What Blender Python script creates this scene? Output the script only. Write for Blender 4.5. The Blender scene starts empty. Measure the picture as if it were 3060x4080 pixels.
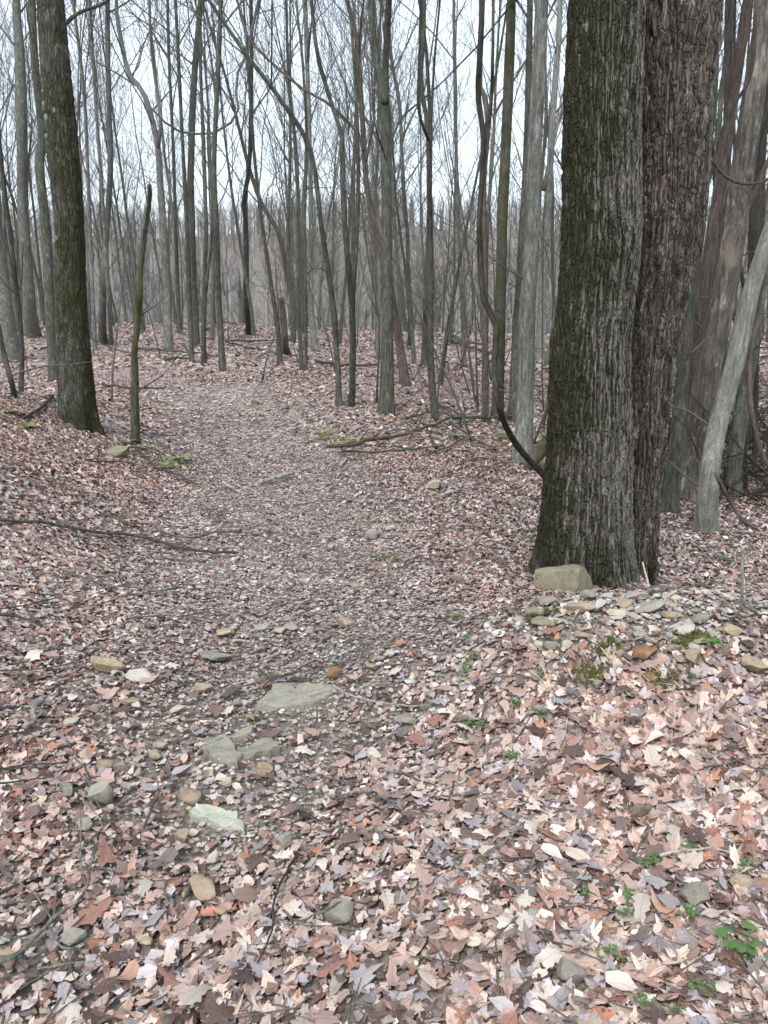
import bpy, bmesh, math, random
import numpy as np
from mathutils import Vector
R = math.radians
S = bpy.context.scene
COL = S.collection

# ------------------------------------------------------------------ camera
CAMZ, PITCH, VFOV = 1.55, R(15.0), R(67.2)
cd = bpy.data.cameras.new('camera'); cam = bpy.data.objects.new('camera', cd); COL.objects.link(cam)
cam.location = (0, 0, CAMZ); cam.rotation_euler = (R(90) - PITCH, 0, 0)
cd.sensor_fit = 'VERTICAL'; cd.angle = VFOV; cd.clip_start = 0.05; cd.clip_end = 2000
S.camera = cam
S.render.resolution_x, S.render.resolution_y = 768, 1024

# ------------------------------------------------------------------ sky: overcast
SUN_EL, SUN_ROT = R(52), R(200)
W = bpy.data.worlds.new('World'); S.world = W; W.use_nodes = True
nt = W.node_tree; nt.nodes.clear()
out = nt.nodes.new('ShaderNodeOutputWorld'); add = nt.nodes.new('ShaderNodeAddShader')
b1 = nt.nodes.new('ShaderNodeBackground'); b2 = nt.nodes.new('ShaderNodeBackground')
sk = nt.nodes.new('ShaderNodeTexSky'); sk.sky_type = 'NISHITA'; sk.sun_disc = False
sk.sun_elevation = SUN_EL; sk.sun_rotation = SUN_ROT; sk.dust_density = 4.0; sk.air_density = 1.0
b1.inputs['Strength'].default_value = 0.05
b2.inputs['Color'].default_value = (0.82, 0.92, 1.0, 1); b2.inputs['Strength'].default_value = 0.63   # even cloud cover
nt.links.new(sk.outputs[0], b1.inputs[0]); nt.links.new(b1.outputs[0], add.inputs[0])
nt.links.new(b2.outputs[0], add.inputs[1]); nt.links.new(add.outputs[0], out.inputs[0])
sl = bpy.data.lights.new('sun', 'SUN'); sl.energy = 1.45; sl.angle = R(14); sl.color = (1, .98, .95)
so = bpy.data.objects.new('sun', sl); COL.objects.link(so)
so.rotation_euler = (R(90) - SUN_EL, 0, R(180) - SUN_ROT + R(0))
vs = S.view_settings; vs.view_transform = 'Standard'; vs.look = 'None'; vs.exposure = 1.02; vs.gamma = 1
S.cycles.max_bounces = 4; S.cycles.diffuse_bounces = 2; S.cycles.glossy_bounces = 2
S.cycles.use_denoising = True; S.cycles.use_light_tree = False; S.cycles.use_adaptive_sampling = True; S.cycles.adaptive_threshold = .035; S.cycles.volume_bounces = 0; S.cycles.volume_max_steps = 64

# ------------------------------------------------------------------ helpers: pixels of the photograph to points
F = 2040 / math.tan(VFOV / 2)
FW = np.array([0, math.cos(PITCH), -math.sin(PITCH)]); UP = np.array([0, math.sin(PITCH), math.cos(PITCH)])
CAM = np.array([0, 0, CAMZ])
def ray(px, py):
    return FW + UP * ((2040 - py) / F) + np.array([1., 0, 0]) * ((px - 1530) / F)
def at(px, py, Y):
    d = ray(px, py); t = Y / d[1]
    return CAM + d * t, t

def _h(i, j, k, s):
    n = (i * 374761393 + j * 668265263 + k * 2147483647 + s * 974634777) & 0xFFFFFFFF
    n = ((n ^ (n >> 13)) * 1274126177) & 0xFFFFFFFF
    n = ((n ^ (n >> 16)) * 2246822519) & 0xFFFFFFFF
    return ((n ^ (n >> 15)) & 0xFFFFFF) / 0xFFFFFF * 2 - 1
def noise(x, y, z=0., s=0):
    x, y, z = np.broadcast_arrays(np.asarray(x, float), np.asarray(y, float), np.asarray(z, float))
    xi, yi, zi = np.floor(x).astype(np.int64), np.floor(y).astype(np.int64), np.floor(z).astype(np.int64)
    f = lambda t: t * t * t * (t * (t * 6 - 15) + 10)
    u, v, w = f(x - xi), f(y - yi), f(z - zi)
    c = lambda a, b, d: _h(xi + a, yi + b, zi + d, s)
    l = lambda a, b, t: a + (b - a) * t
    return l(l(l(c(0,0,0), c(1,0,0), u), l(c(0,1,0), c(1,1,0), u), v), l(l(c(0,0,1), c(1,0,1), u), l(c(0,1,1), c(1,1,1), u), v), w)
def sstep(a, b, x):
    t = np.clip((x - a) / (b - a), 0, 1); return t * t * (3 - 2 * t)

PX = np.array([-20., 0, 4.8, 8.3, 11, 13.5, 17, 19.5, 22, 40]); PC = np.array([-.3, -.3, -.45, -1.25, -2.0, -3.0, -5.4, -8.5, -12, -40])
def path_x(y): return np.interp(y, PX, PC)
def g(x, y, cx, cy, sx, sy): return np.exp(-((x - cx) / sx) ** 2 - ((y - cy) / sy) ** 2)
def H(x, y):
    x = np.asarray(x, float); y = np.asarray(y, float)
    d = x - path_x(y)
    h = 0.62 * sstep(.95, 3.2, -d) * sstep(12.5, 8.5, y) * sstep(-1, 4.0, y) + .10 * sstep(.9, 1.8, d) * sstep(3.6, 2.6, y) * sstep(1.2, 2.4, y)             # bank left of the track
    h = h + 0.40 * g(x, y, 0.3, 14.4, 2.6, 2.7)                                          # hump in the fork
    h = h + 0.33 * g(x, y, 1.15, 3.2, 1.05, .44) + .05 * g(x, y, .85, 3.9, .5, .5) - .13 * g(x, y, 1.95, 4.4, .75, .8)      # stony mound under the double trunk
    h = h - 0.22 * g(x, y, 4.2, 7.5, 2.2, 3.0) - 0.12 * g(x, y, 3.0, 13, 2, 4)
    h = h - 0.12 * np.exp(-(d / 1.0) ** 2) * sstep(16, 9, y)                              # worn track
    h = h + 0.55 * sstep(15, 34, y) * sstep(6, -12, x) + .1 * sstep(15, 34, y)
    far = sstep(40, 110, y); h = h - 14 * far
    ridge = 35 * sstep(105, 225, y) + (3.2 * noise(x / 55, y / 60, 0, 5) + 1.5 * noise(x / 17, y / 30, 0, 6)) * sstep(100, 200, y) + 1.2 * np.sin(x / 35) * sstep(150, 220, y)
    h = h + ridge - 20 * sstep(260, 520, y)
    near = sstep(60, 25, y)
    h = h + near * (0.035 * noise(x / .9, y / .9, 0, 1) + 0.016 * noise(x / .28, y / .28, 0, 2)) + .10 * noise(x / 4.5, y / 4.5, 0, 3) * sstep(6, 14, y)
    return h
def hit(px, py, tmax=70):
    d = ray(px, py); ts = np.concatenate([np.arange(.8, 12, .03), np.arange(12, tmax, .15)])
    P = CAM + d * ts[:, None]; below = np.nonzero(P[:, 2] < H(P[:, 0], P[:, 1]))[0]
    if len(below) == 0: t = 42 / d[1]
    else:
        b = ts[below[0]]; a = ts[max(below[0] - 1, 0)]
        for _ in range(12):
            m = (a + b) / 2; p = CAM + d * m
            if p[2] < float(H(p[0], p[1])): b = m
            else: a = m
        t = b
    p = CAM + d * t; p[2] = float(H(p[0], p[1]))
    return p, t

# ------------------------------------------------------------------ helpers: meshes
def mesh(name, V, faces, col=None, smooth=False, loc2=None):
    """faces: list of integer arrays (n,k)"""
    V = np.asarray(V, np.float32); me = bpy.data.meshes.new(name)
    faces = [np.asarray(f, np.int32) for f in faces if len(f)]
    nl = sum(f.size for f in faces); npoly = sum(len(f) for f in faces)
    me.vertices.add(len(V)); me.vertices.foreach_set('co', V.ravel())
    me.loops.add(nl); me.loops.foreach_set('vertex_index', np.concatenate([f.ravel() for f in faces]))
    me.polygons.add(npoly)
    tot = np.concatenate([np.full(len(f), f.shape[1], np.int32) for f in faces])
    st = np.concatenate([[0], np.cumsum(tot)[:-1]]).astype(np.int32)
    me.polygons.foreach_set('loop_start', st); me.polygons.foreach_set('loop_total', tot)
    me.polygons.foreach_set('use_smooth', np.full(npoly, smooth))
    me.update(calc_edges=True)
    if col is not None:
        a = me.color_attributes.new('col', 'FLOAT_COLOR', 'POINT')
        c = np.ones((len(V), 4), np.float32); c[:, :3] = col; a.data.foreach_set('color', c.ravel())
    if loc2 is not None:
        a = me.color_attributes.new('blade', 'FLOAT_COLOR', 'POINT')
        c = np.ones((len(V), 4), np.float32); c[:, :2] = loc2 + .5; a.data.foreach_set('color', c.ravel())
    me.validate()
    return me
def link(name, me, mat=None, parent=None, loc=None):
    o = bpy.data.objects.new(name, me); COL.objects.link(o)
    if mat is not None and not me.materials: me.materials.append(mat)
    if parent is not None: o.parent = parent
    if loc is not None: o.location = loc
    return o
def tag(o, label=None, cat=None, group=None, kind=None):
    for k, v in (('label', label), ('category', cat), ('group', group), ('kind', kind)):
        if v: o[k] = v
    return o
def empty(name, loc, label, cat, group=None):
    o = bpy.data.objects.new(name, None); COL.objects.link(o); o.location = loc; o.empty_display_size = .1
    return tag(o, label, cat, group)

class MB:
    """collects tubes and patches into one mesh"""
    def __init__(s): s.V = []; s.Q = []; s.T = []; s.n = 0
    def put(s, V, quads=None, tris=None):
        s.V.append(np.asarray(V, float))
        if quads is not None and len(quads): s.Q.append(np.asarray(quads) + s.n)
        if tris is not None and len(tris): s.T.append(np.asarray(tris) + s.n)
        s.n += len(V)
    def tube(s, P, r, k=6, cap=True, rough=0., seed=0):
        P = np.asarray(P, float); r = np.asarray(r, float); n = len(P)
        T = np.gradient(P, axis=0); T /= np.linalg.norm(T, axis=1)[:, None] + 1e-9
        m = T.mean(0); ref = np.array([0., 1, 0.02]) if abs(m[2]) > .75 * np.linalg.norm(m) else np.array([0.02, 0, 1.])
        A = np.cross(T, ref); A /= np.linalg.norm(A, axis=1)[:, None] + 1e-9; B = np.cross(T, A)
        th = np.arange(k) * 2 * math.pi / k
        rr = np.repeat(r[:, None], k, 1)
        if rough:
            L = np.concatenate([[0], np.cumsum(np.linalg.norm(np.diff(P, axis=0), axis=1))])
            sc = max(r.max(), .004)
            rr = rr * (1 + rough * noise(np.cos(th)[None] * 1.3, np.sin(th)[None] * 1.3 + 7, L[:, None] / (sc * 4), seed))
        V = P[:, None] + rr[..., None] * (np.cos(th)[None, :, None] * A[:, None] + np.sin(th)[None, :, None] * B[:, None])
        i = np.arange(n - 1)[:, None] * k; j = np.arange(k)[None]; j2 = (j + 1) % k
        Q = np.stack([i + j, i + j2, i + k + j2, i + k + j], -1).reshape(-1, 4)
        V = V.reshape(-1, 3); tr = []
        if cap:
            V = np.vstack([V, P[:1] - T[:1] * r[0] * .15, P[-1:] + T[-1:] * r[-1] * .4])
            a, b = n * k, n * k + 1
            jj = np.arange(k); tr = np.concatenate([np.stack([np.full(k, a), (jj + 1) % k, jj], 1), np.stack([np.full(k, b), (n - 1) * k + jj, (n - 1) * k + (jj + 1) % k], 1)])
        s.put(V, Q, tr)
    def mesh(s, name, smooth=True, col=None):
        return mesh(name, np.vstack(s.V), [np.vstack(s.Q) if s.Q else [], np.vstack(s.T) if s.T else []], smooth=smooth, col=col)

def smooth_path(P, n):
    """Catmull-Rom through the points, n samples"""
    P = np.asarray(P, float)
    if len(P) == 2: P = np.vstack([P[0], (P[0] * 2 + P[1]) / 3, (P[0] + 2 * P[1]) / 3, P[1]])
    Q = np.vstack([2 * P[0] - P[1], P, 2 * P[-1] - P[-2]])
    L = np.concatenate([[0], np.cumsum(np.linalg.norm(np.diff(P, axis=0), axis=1))])
    u = np.interp(np.linspace(0, L[-1], n), L, np.arange(len(P))); i = np.minimum(u.astype(int), len(P) - 2); t = (u - i)[:, None]
    p0, p1, p2, p3 = Q[i], Q[i + 1], Q[i + 2], Q[i + 3]
    return .5 * (2 * p1 + (p2 - p0) * t + (2 * p0 - 5 * p1 + 4 * p2 - p3) * t ** 2 + (3 * p1 - p0 - 3 * p2 + p3) * t ** 3)

# ------------------------------------------------------------------ materials
def srgb(r, g_, b): return tuple(((c / 255 + .055) / 1.055) ** 2.4 if c > 10 else c / 255 / 12.92 for c in (r, g_, b))
class NT:
    def __init__(s, name):
        s.m = bpy.data.materials.new(name); s.m.use_nodes = True; s.t = s.m.node_tree; s.t.nodes.clear()
        s.o = s.n('ShaderNodeOutputMaterial'); s.b = s.n('ShaderNodeBsdfPrincipled'); s.l(s.b.outputs[0], s.o.inputs[0])
    def n(s, t, **k):
        x = s.t.nodes.new(t)
        for a, v in k.items(): setattr(x, a, v)
        return x
    def l(s, a, b): s.t.links.new(a, b)
    def coord(s, kind='Object', scale=(1, 1, 1)):
        c = s.n('ShaderNodeTexCoord'); m = s.n('ShaderNodeMapping'); m.inputs['Scale'].default_value = scale
        s.l(c.outputs[kind], m.inputs[0]); return m.outputs[0]
    def noise(s, v, scale, detail=4, rough=.6):
        x = s.n('ShaderNodeTexNoise'); x.inputs['Scale'].default_value = scale; x.inputs['Detail'].default_value = detail
        x.inputs['Roughness'].default_value = rough; s.l(v, x.inputs['Vector']); return x.outputs[0]
    def voro(s, v, scale, feature='F1', outp='Distance'):
        x = s.n('ShaderNodeTexVoronoi', feature=feature); x.inputs['Scale'].default_value = scale; s.l(v, x.inputs['Vector']); return x.outputs[outp]
    def ramp(s, v, stops, interp='LINEAR'):
        x = s.n('ShaderNodeValToRGB'); x.color_ramp.interpolation = interp; e = x.color_ramp.elements
        while len(e) < len(stops): e.new(.5)
        for el, (p, c) in zip(e, stops):
            el.position = p; el.color = (*c, 1) if not np.isscalar(c) else (c, c, c, 1)
        s.l(v, x.inputs[0]); return x.outputs[0]
    def mix(s, f, a, b, mode='MIX'):
        x = s.n('ShaderNodeMix', data_type='RGBA', blend_type=mode)
        for i, v in ((0, f), (6, a), (7, b)):
            if hasattr(v, 'links') or hasattr(v, 'is_linked'): s.l(v, x.inputs[i])
            else: x.inputs[i].default_value = v if i == 0 else (*v, 1)
        return x.outputs[2]
    def math(s, op, a, b=0.):
        x = s.n('ShaderNodeMath', operation=op)
        for i, v in enumerate((a, b)):
            if hasattr(v, 'is_linked'): s.l(v, x.inputs[i])
            else: x.inputs[i].default_value = v
        return x.outputs[0]
    def bump(s, h, strength, dist):
        x = s.n('ShaderNodeBump'); x.inputs['Strength'].default_value = strength; x.inputs['Distance'].default_value = dist
        s.l(h, x.inputs['Height']); s.l(x.outputs[0], s.b.inputs['Normal'])
    def done(s, col, rough=.8, spec=.3):
        if hasattr(col, 'is_linked'): s.l(col, s.b.inputs['Base Color'])
        else: s.b.inputs['Base Color'].default_value = (*col, 1)
        s.b.inputs['Roughness'].default_value = rough; s.b.inputs['Specular IOR Level'].default_value = spec
        return s.m

LEAFC = [srgb(*c) for c in ((224,211,199), (208,185,171), (190,162,150), (168,136,124), (186,179,184), (208,203,205), (152,144,150), (184,130,102), (150,106,90), (88,66,58), (130,119,115), (216,199,183), (130,104,96), (190,150,128), (70,54,49))]
LEAFP = np.array([.14, .14, .14, .11, .10, .10, .07, .025, .05, .08, .07, .10, .08, .02, .045]); LEAFP /= LEAFP.sum()

def bark(name, a, b, moss=(.05, .06, .02), mossamt=.3, vscale=1., side=None, bumpd=.006, lich=None, warm=None, plates=0., pz=.2, pale=None):
    m = NT(name); v = m.coord('Object', (1, 1, .14 if not plates else .24)); v1 = m.coord('Object'); v2 = m.coord('Object', (1, 1, .4))
    info = m.n('ShaderNodeObjectInfo')
    n1 = m.noise(v, 34 * vscale, 6, .7); n2 = m.noise(v1, 3.1, 4, .6); n3 = m.noise(v2, 95 * vscale, 3, .65)
    vo = m.voro(v, 40 * vscale, 'F1', 'Distance')
    c = m.mix(m.ramp(n1, [(.36, 0.), (.62, 1.)]), tuple(x * .75 for x in a), tuple(min(x * 1.15, .6) for x in b))
    c = m.mix(m.ramp(n3, [(.38, .55), (.55, 0.)]), c, tuple(x * .5 for x in a))
    c = m.mix(m.ramp(n2, [(.35, 0.), (.7, .45)]), c, tuple(x * .7 for x in a))
    if plates:
        wv = m.n('ShaderNodeTexNoise'); wv.inputs['Scale'].default_value = 18; m.l(v1, wv.inputs['Vector']); sc_ = m.n('ShaderNodeVectorMath', operation='SCALE'); sc_.inputs['Scale'].default_value = .035; m.l(wv.outputs['Color'], sc_.inputs[0])
        ad = m.n('ShaderNodeVectorMath', operation='ADD'); m.l(m.coord('Object', (1, 1, pz)), ad.inputs[0]); m.l(sc_.outputs[0], ad.inputs[1])
        ve = m.voro(ad.outputs[0], plates, 'DISTANCE_TO_EDGE', 'Distance'); vc = m.voro(ad.outputs[0], plates, 'F1', 'Color')
        vs_ = m.n('ShaderNodeSeparateColor'); m.l(vc, vs_.inputs[0])
        c = m.mix(m.ramp(vs_.outputs[0], [(.10, .5), (.45, 0.)]), c, tuple(x * .55 for x in a)); c = m.mix(m.ramp(vs_.outputs[1], [(.62, 0.), (1., .5)]), c, tuple(min(1.75 * x, .5) for x in b))
        vo = m.ramp(ve, [(0., 0.), (.16, 1.)])
    if lich: c = m.mix(m.math('MULTIPLY', m.ramp(m.noise(v2, 14, 5, .75), [(.54, 0.), (.66, .75)]), m.ramp(n1, [(.40, .1), (.56, 1.)])), c, lich)
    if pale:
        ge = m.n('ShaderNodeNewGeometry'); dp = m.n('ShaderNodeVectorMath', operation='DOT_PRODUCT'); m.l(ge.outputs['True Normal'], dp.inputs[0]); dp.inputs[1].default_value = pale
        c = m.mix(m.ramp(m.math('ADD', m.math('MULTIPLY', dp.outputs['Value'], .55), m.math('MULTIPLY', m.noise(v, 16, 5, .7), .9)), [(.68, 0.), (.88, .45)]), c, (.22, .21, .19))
    if warm: c = m.mix(m.ramp(m.noise(v2, 2.6, 3, .6), [(.55, 0.), (.62, .75)]), c, warm)
    if mossamt:
        mm = m.math('ADD', m.math('MULTIPLY', m.noise(v1, 1.9, 5, .7), .62), m.math('MULTIPLY', m.noise(v2, 24, 5, .75), .38))
        if side is not None:
            ge = m.n('ShaderNodeNewGeometry'); dp = m.n('ShaderNodeVectorMath', operation='DOT_PRODUCT')
            m.l(ge.outputs['Normal'], dp.inputs[0]); dp.inputs[1].default_value = side
            mm = m.math('ADD', mm, m.math('MULTIPLY', dp.outputs['Value'], .09))
        t = .68 - mossamt * .20
        c = m.mix(m.ramp(mm, [(t - .05, 0.), (t + .05, .88)]), c, m.mix(m.ramp(m.noise(v1, 75, 4, .7), [(.35, 0.), (.7, 1.)]), tuple(x * .5 for x in moss), tuple(x * 1.9 for x in moss)))
    hs = m.n('ShaderNodeHueSaturation'); m.l(c, hs.inputs['Color'])
    m.l(m.math('ADD', m.math('MULTIPLY', info.outputs['Random'], .45), .80), hs.inputs['Value'])
    m.bump(m.math('ADD', m.math('MULTIPLY', n1, 1.1), m.math('ADD', m.math('MULTIPLY', vo, .7 if not plates else 1.1), m.math('MULTIPLY', n3, .5))), 1.0, bumpd * (1.5 if not plates else 2.2))
    return m.done(hs.outputs[0], .88, .15)

M = {}
M['bark_green'] = bark('bark_grey_green', (.046, .049, .037), (.112, .116, .092), (.034, .043, .018), .45, lich=(.17, .19, .165), bumpd=.010)
M['bark_grey'] = bark('bark_grey', (.085, .088, .078), (.18, .182, .162), (.06, .07, .035), .3, lich=(.33, .34, .32))
M['bark_pale'] = bark('bark_pale', (.16, .165, .145), (.28, .282, .252), (.09, .11, .04), .3, bumpd=.003, lich=(.33, .34, .305))
M['bark_brown'] = bark('bark_brown', (.065, .052, .043), (.135, .108, .090), (.05, .052, .02), .3, lich=(.17, .165, .15), bumpd=.010)
M['bark_dark'] = bark('bark_dark', (.032, .030, .026), (.075, .070, .060), (.035, .045, .016), .5)
M['bark_mossy'] = bark('bark_mossy', (.065, .062, .050), (.135, .13, .105), (.042, .045, .014), .70, side=(.5, -.6, 0), bumpd=.008)
M['bark_left'] = bark('bark_left_trunk', (.075, .072, .056), (.165, .158, .128), (.042, .044, .013), .74, side=(.85, -.3, 0), bumpd=.007, lich=(.22, .25, .21), plates=58, pz=.2)
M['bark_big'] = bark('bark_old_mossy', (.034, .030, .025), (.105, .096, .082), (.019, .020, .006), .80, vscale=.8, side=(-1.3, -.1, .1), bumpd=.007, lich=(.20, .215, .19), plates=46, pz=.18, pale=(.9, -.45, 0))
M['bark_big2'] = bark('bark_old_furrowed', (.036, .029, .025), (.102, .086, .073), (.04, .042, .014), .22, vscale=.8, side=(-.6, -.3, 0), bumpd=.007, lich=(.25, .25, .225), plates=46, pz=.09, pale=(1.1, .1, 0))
M['bark_peeling'] = bark('bark_peeling', (.062, .055, .048), (.14, .127, .112), (.07, .08, .03), .2, lich=(.32, .32, .29), warm=(.21, .175, .145))
M['bark_far'] = bark('bark_far', (.075, .078, .068), (.15, .152, .135), (.08, .085, .055), .25)
M['wood_pale'] = bark('weathered_wood', (.30, .26, .21), (.48, .43, .36), mossamt=0)
M['wood_grey'] = bark('grey_wood', (.20, .185, .165), (.34, .32, .29), mossamt=0)
M['wood_raw'] = bark('broken_wood', (.30, .19, .10), (.50, .36, .22), mossamt=0)
M['twig'] = NT('twig_bark').done((.092, .086, .076), .9, .1)

def leafmat(name):
    m = NT(name); a = m.n('ShaderNodeVertexColor', layer_name='col'); bl = m.n('ShaderNodeVertexColor', layer_name='blade')
    sp = m.n('ShaderNodeSeparateColor'); m.l(bl.outputs[0], sp.inputs[0]); lx = m.math('ABSOLUTE', m.math('SUBTRACT', sp.outputs[0], .5)); ly = m.math('SUBTRACT', sp.outputs[1], .5)
    v = m.coord('Object'); c = m.mix(m.ramp(m.noise(v, 60, 4, .7), [(.3, .0), (.75, .42)]), a.outputs[0], (.10, .07, .055))
    c = m.mix(m.ramp(m.noise(v, 23, 3, .6), [(.45, 0.), (.8, .22)]), c, (.52, .47, .44))
    c = m.mix(m.ramp(m.noise(v, 210, 2, .6), [(.62, 0.), (.72, .5)]), c, (.07, .05, .04))                      # rot spots
    wv = m.math('PINGPONG', m.math('MULTIPLY', m.math('SUBTRACT', ly, m.math('MULTIPLY', lx, .9)), 5.5), .5)     # side veins
    vein = m.math('MAXIMUM', m.ramp(lx, [(.008, 1.), (.030, 0.)]), m.math('MULTIPLY', m.ramp(wv, [(.02, 1.), (.10, 0.)]), .6))
    dk = m.n('ShaderNodeHueSaturation'); dk.inputs['Value'].default_value = .62; m.l(c, dk.inputs['Color'])
    c = m.mix(m.math('MULTIPLY', vein, .55), c, dk.outputs[0])
    m.bump(m.math('SUBTRACT', m.noise(v, 140, 3, .7), m.math('MULTIPLY', vein, .6)), .45, .003)
    return m.done(c, .55, .32)
M['leaf'] = leafmat('dry_leaf')

def groundmat():
    m = NT('leafy_soil'); v = m.coord('Object'); at_ = m.n('ShaderNodeVertexColor', layer_name='col')
    sep = m.n('ShaderNodeSeparateColor'); m.l(at_.outputs[0], sep.inputs[0])
    wx = m.n('ShaderNodeVectorMath', operation='ADD')
    nz = m.n('ShaderNodeTexNoise'); nz.inputs['Scale'].default_value = 14; nz.inputs['Detail'].default_value = 3; m.l(v, nz.inputs['Vector'])
    scl = m.n('ShaderNodeVectorMath', operation='SCALE'); scl.inputs['Scale'].default_value = .05; m.l(nz.outputs['Color'], scl.inputs[0])
    m.l(v, wx.inputs[0]); m.l(scl.outputs[0], wx.inputs[1])
    vo = m.n('ShaderNodeTexVoronoi'); vo.inputs['Scale'].default_value = 15; m.l(wx.outputs[0], vo.inputs['Vector'])
    sc = m.n('ShaderNodeSeparateColor'); m.l(vo.outputs['Color'], sc.inputs[0])
    st = []; p = 0.
    for c, w in zip(LEAFC, LEAFP): st.append((p, tuple(x * .62 for x in c))); p += float(w)
    leaf = m.ramp(sc.outputs[0], st, 'CONSTANT')
    soil = m.mix(m.noise(v, 55, 5, .7), (.058, .049, .042), (.25, .215, .185))
    soil = m.mix(m.ramp(m.voro(v, 70, 'F1', 'Color'), [(.62, 0.), (.72, .7)]), soil, (.30, .27, .23))
    wood = m.mix(m.noise(v, .35, 5, .7), (.11, .097, .088), (.185, .165, .15))
    c = m.mix(sep.outputs[0], leaf, soil)
    c = m.mix(sep.outputs[1], c, wood)
    m.bump(m.math('ADD', m.noise(v, 40, 5, .7), m.math('MULTIPLY', vo.outputs['Distance'], 1.2)), .9, .02)
    return m.done(c, .85, .2)
M['ground'] = groundmat()

def stonemat(name, a, b, moss=0.):
    m = NT(name); v = m.coord('Object'); m_v = m.coord('Object', (.5, .5, 4)); info = m.n('ShaderNodeObjectInfo')
    c = m.mix(m.ramp(m.noise(v, 26, 6, .7), [(.35, 0.), (.68, 1.)]), a, b)
    c = m.mix(m.ramp(m.noise(v, 120, 4, .75), [(.5, 0.), (.75, .5)]), c, tuple(x * .55 for x in a))
    c = m.mix(m.ramp(m.noise(v, 15, 4, .65), [(.56, 0.), (.7, .5)]), c, (.30, .24, .17))
    if moss: c = m.mix(m.ramp(m.noise(v, 18, 5, .7), [(.62 - moss * .3, 0.), (.70 - moss * .3, .9)]), c, (.10, .12, .025))
    hs = m.n('ShaderNodeHueSaturation'); m.l(c, hs.inputs['Color']); m.l(m.math('ADD', m.math('MULTIPLY', info.outputs['Random'], .3), .85), hs.inputs['Value'])
    m.bump(m.math('ADD', m.noise(v, 55, 6, .75), m.math('MULTIPLY', m.noise(m_v, 40, 4, .7), .8)), .9, .010)
    return m.done(hs.outputs[0], .82, .25)
ST = dict(tan=stonemat('stone_tan', (0.270, 0.208, 0.140), (0.385, 0.315, 0.231)), cream=stonemat('stone_cream', (0.360, 0.307, 0.231), (0.475, 0.415, 0.323)),
          grey=stonemat('stone_grey', (0.205, 0.188, 0.158), (0.311, 0.288, 0.242)), green=stonemat('stone_grey_green', (0.205, 0.196, 0.158), (0.319, 0.303, 0.249)),
          pale=stonemat('stone_pale', (0.344, 0.323, 0.277), (0.459, 0.434, 0.375)), brown=stonemat('stone_brown', (0.164, 0.093, 0.042), (0.278, 0.176, 0.098)),
          moss=stonemat('stone_mossy', (0.181, 0.169, 0.116), (0.278, 0.261, 0.186), .12), mint=stonemat('stone_mint', (0.311, 0.323, 0.263), (0.426, 0.434, 0.358)))

def plantmat(name, a, b):
    m = NT(name); v = m.coord('Object'); c = m.mix(m.noise(v, 30, 3), a, b); return m.done(c, .55, .3)
M['green'] = plantmat('seedling_leaf', (.045, .095, .028), (.105, .17, .055))
M['fern'] = plantmat('fern_frond', (.07, .13, .03), (.15, .22, .06))
M['fernold'] = plantmat('fern_frond_yellowing', (.12, .14, .035), (.22, .22, .075))
M['moss'] = plantmat('moss', (.065, .075, .02), (.13, .135, .04))
M['straw'] = plantmat('dry_grass', (.42, .37, .27), (.58, .53, .42))

# ------------------------------------------------------------------ ground
def axis(parts):
    return np.unique(np.round(np.concatenate([np.arange(a, b, s) for a, b, s in parts]), 4))
ys = axis([(-8, 1, .5), (1, 7, .05), (7, 14, .09), (14, 26, .2), (26, 60, .6), (60, 140, 3), (140, 300, 4), (300, 521, 20)])
xp = axis([(0, 3.2, .05), (3.2, 8, .12), (8, 20, .4), (20, 60, 2), (60, 421, 10)]); xs = np.concatenate([-xp[:0:-1], xp])
X, Y = np.meshgrid(xs, ys); Z = H(X, Y)
def trod(x, y):
    return np.exp(-((x - path_x(y) + .05) / 1.05) ** 4) * sstep(24, 15, y) * sstep(1.6, 3.6, y) * np.clip(.85 + .4 * noise(x / .7, y / 1.1, 0, 13), 0, 1)
def dirt(x, y):
    d = x - path_x(y)
    m = np.exp(-((d + .25) / .85) ** 2) * (.12 + .88 * sstep(4.6, 3.0, y)) * sstep(13, 6, y) * (.50 + .5 * noise(x / .5, y / .8, 0, 11))
    m = m + 1.5 * g(x, y, 1.15, 3.22, .72, .34) + .75 * g(x, y, -.65, 2.85, .75, .75)
    return np.clip(m, 0, 1)
colg = np.stack([np.clip(.25 + dirt(X, Y) * 1.1, 0, 1) * sstep(20, 10, Y), sstep(45, 75, Y), Y * 0], -1).reshape(-1, 3)
ny, nx = X.shape; i = np.arange(ny - 1)[:, None] * nx; j = np.arange(nx - 1)[None]
quads = np.stack([i + j, i + j + 1, i + nx + j + 1, i + nx + j], -1).reshape(-1, 4)
ground = link('ground', mesh('ground', np.stack([X, Y, Z - .012], -1).reshape(-1, 3), [quads], colg, True), M['ground'])
tag(ground, 'leaf-strewn forest floor with a worn stony track bending left, far ridge behind', 'ground', kind='structure')

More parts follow.
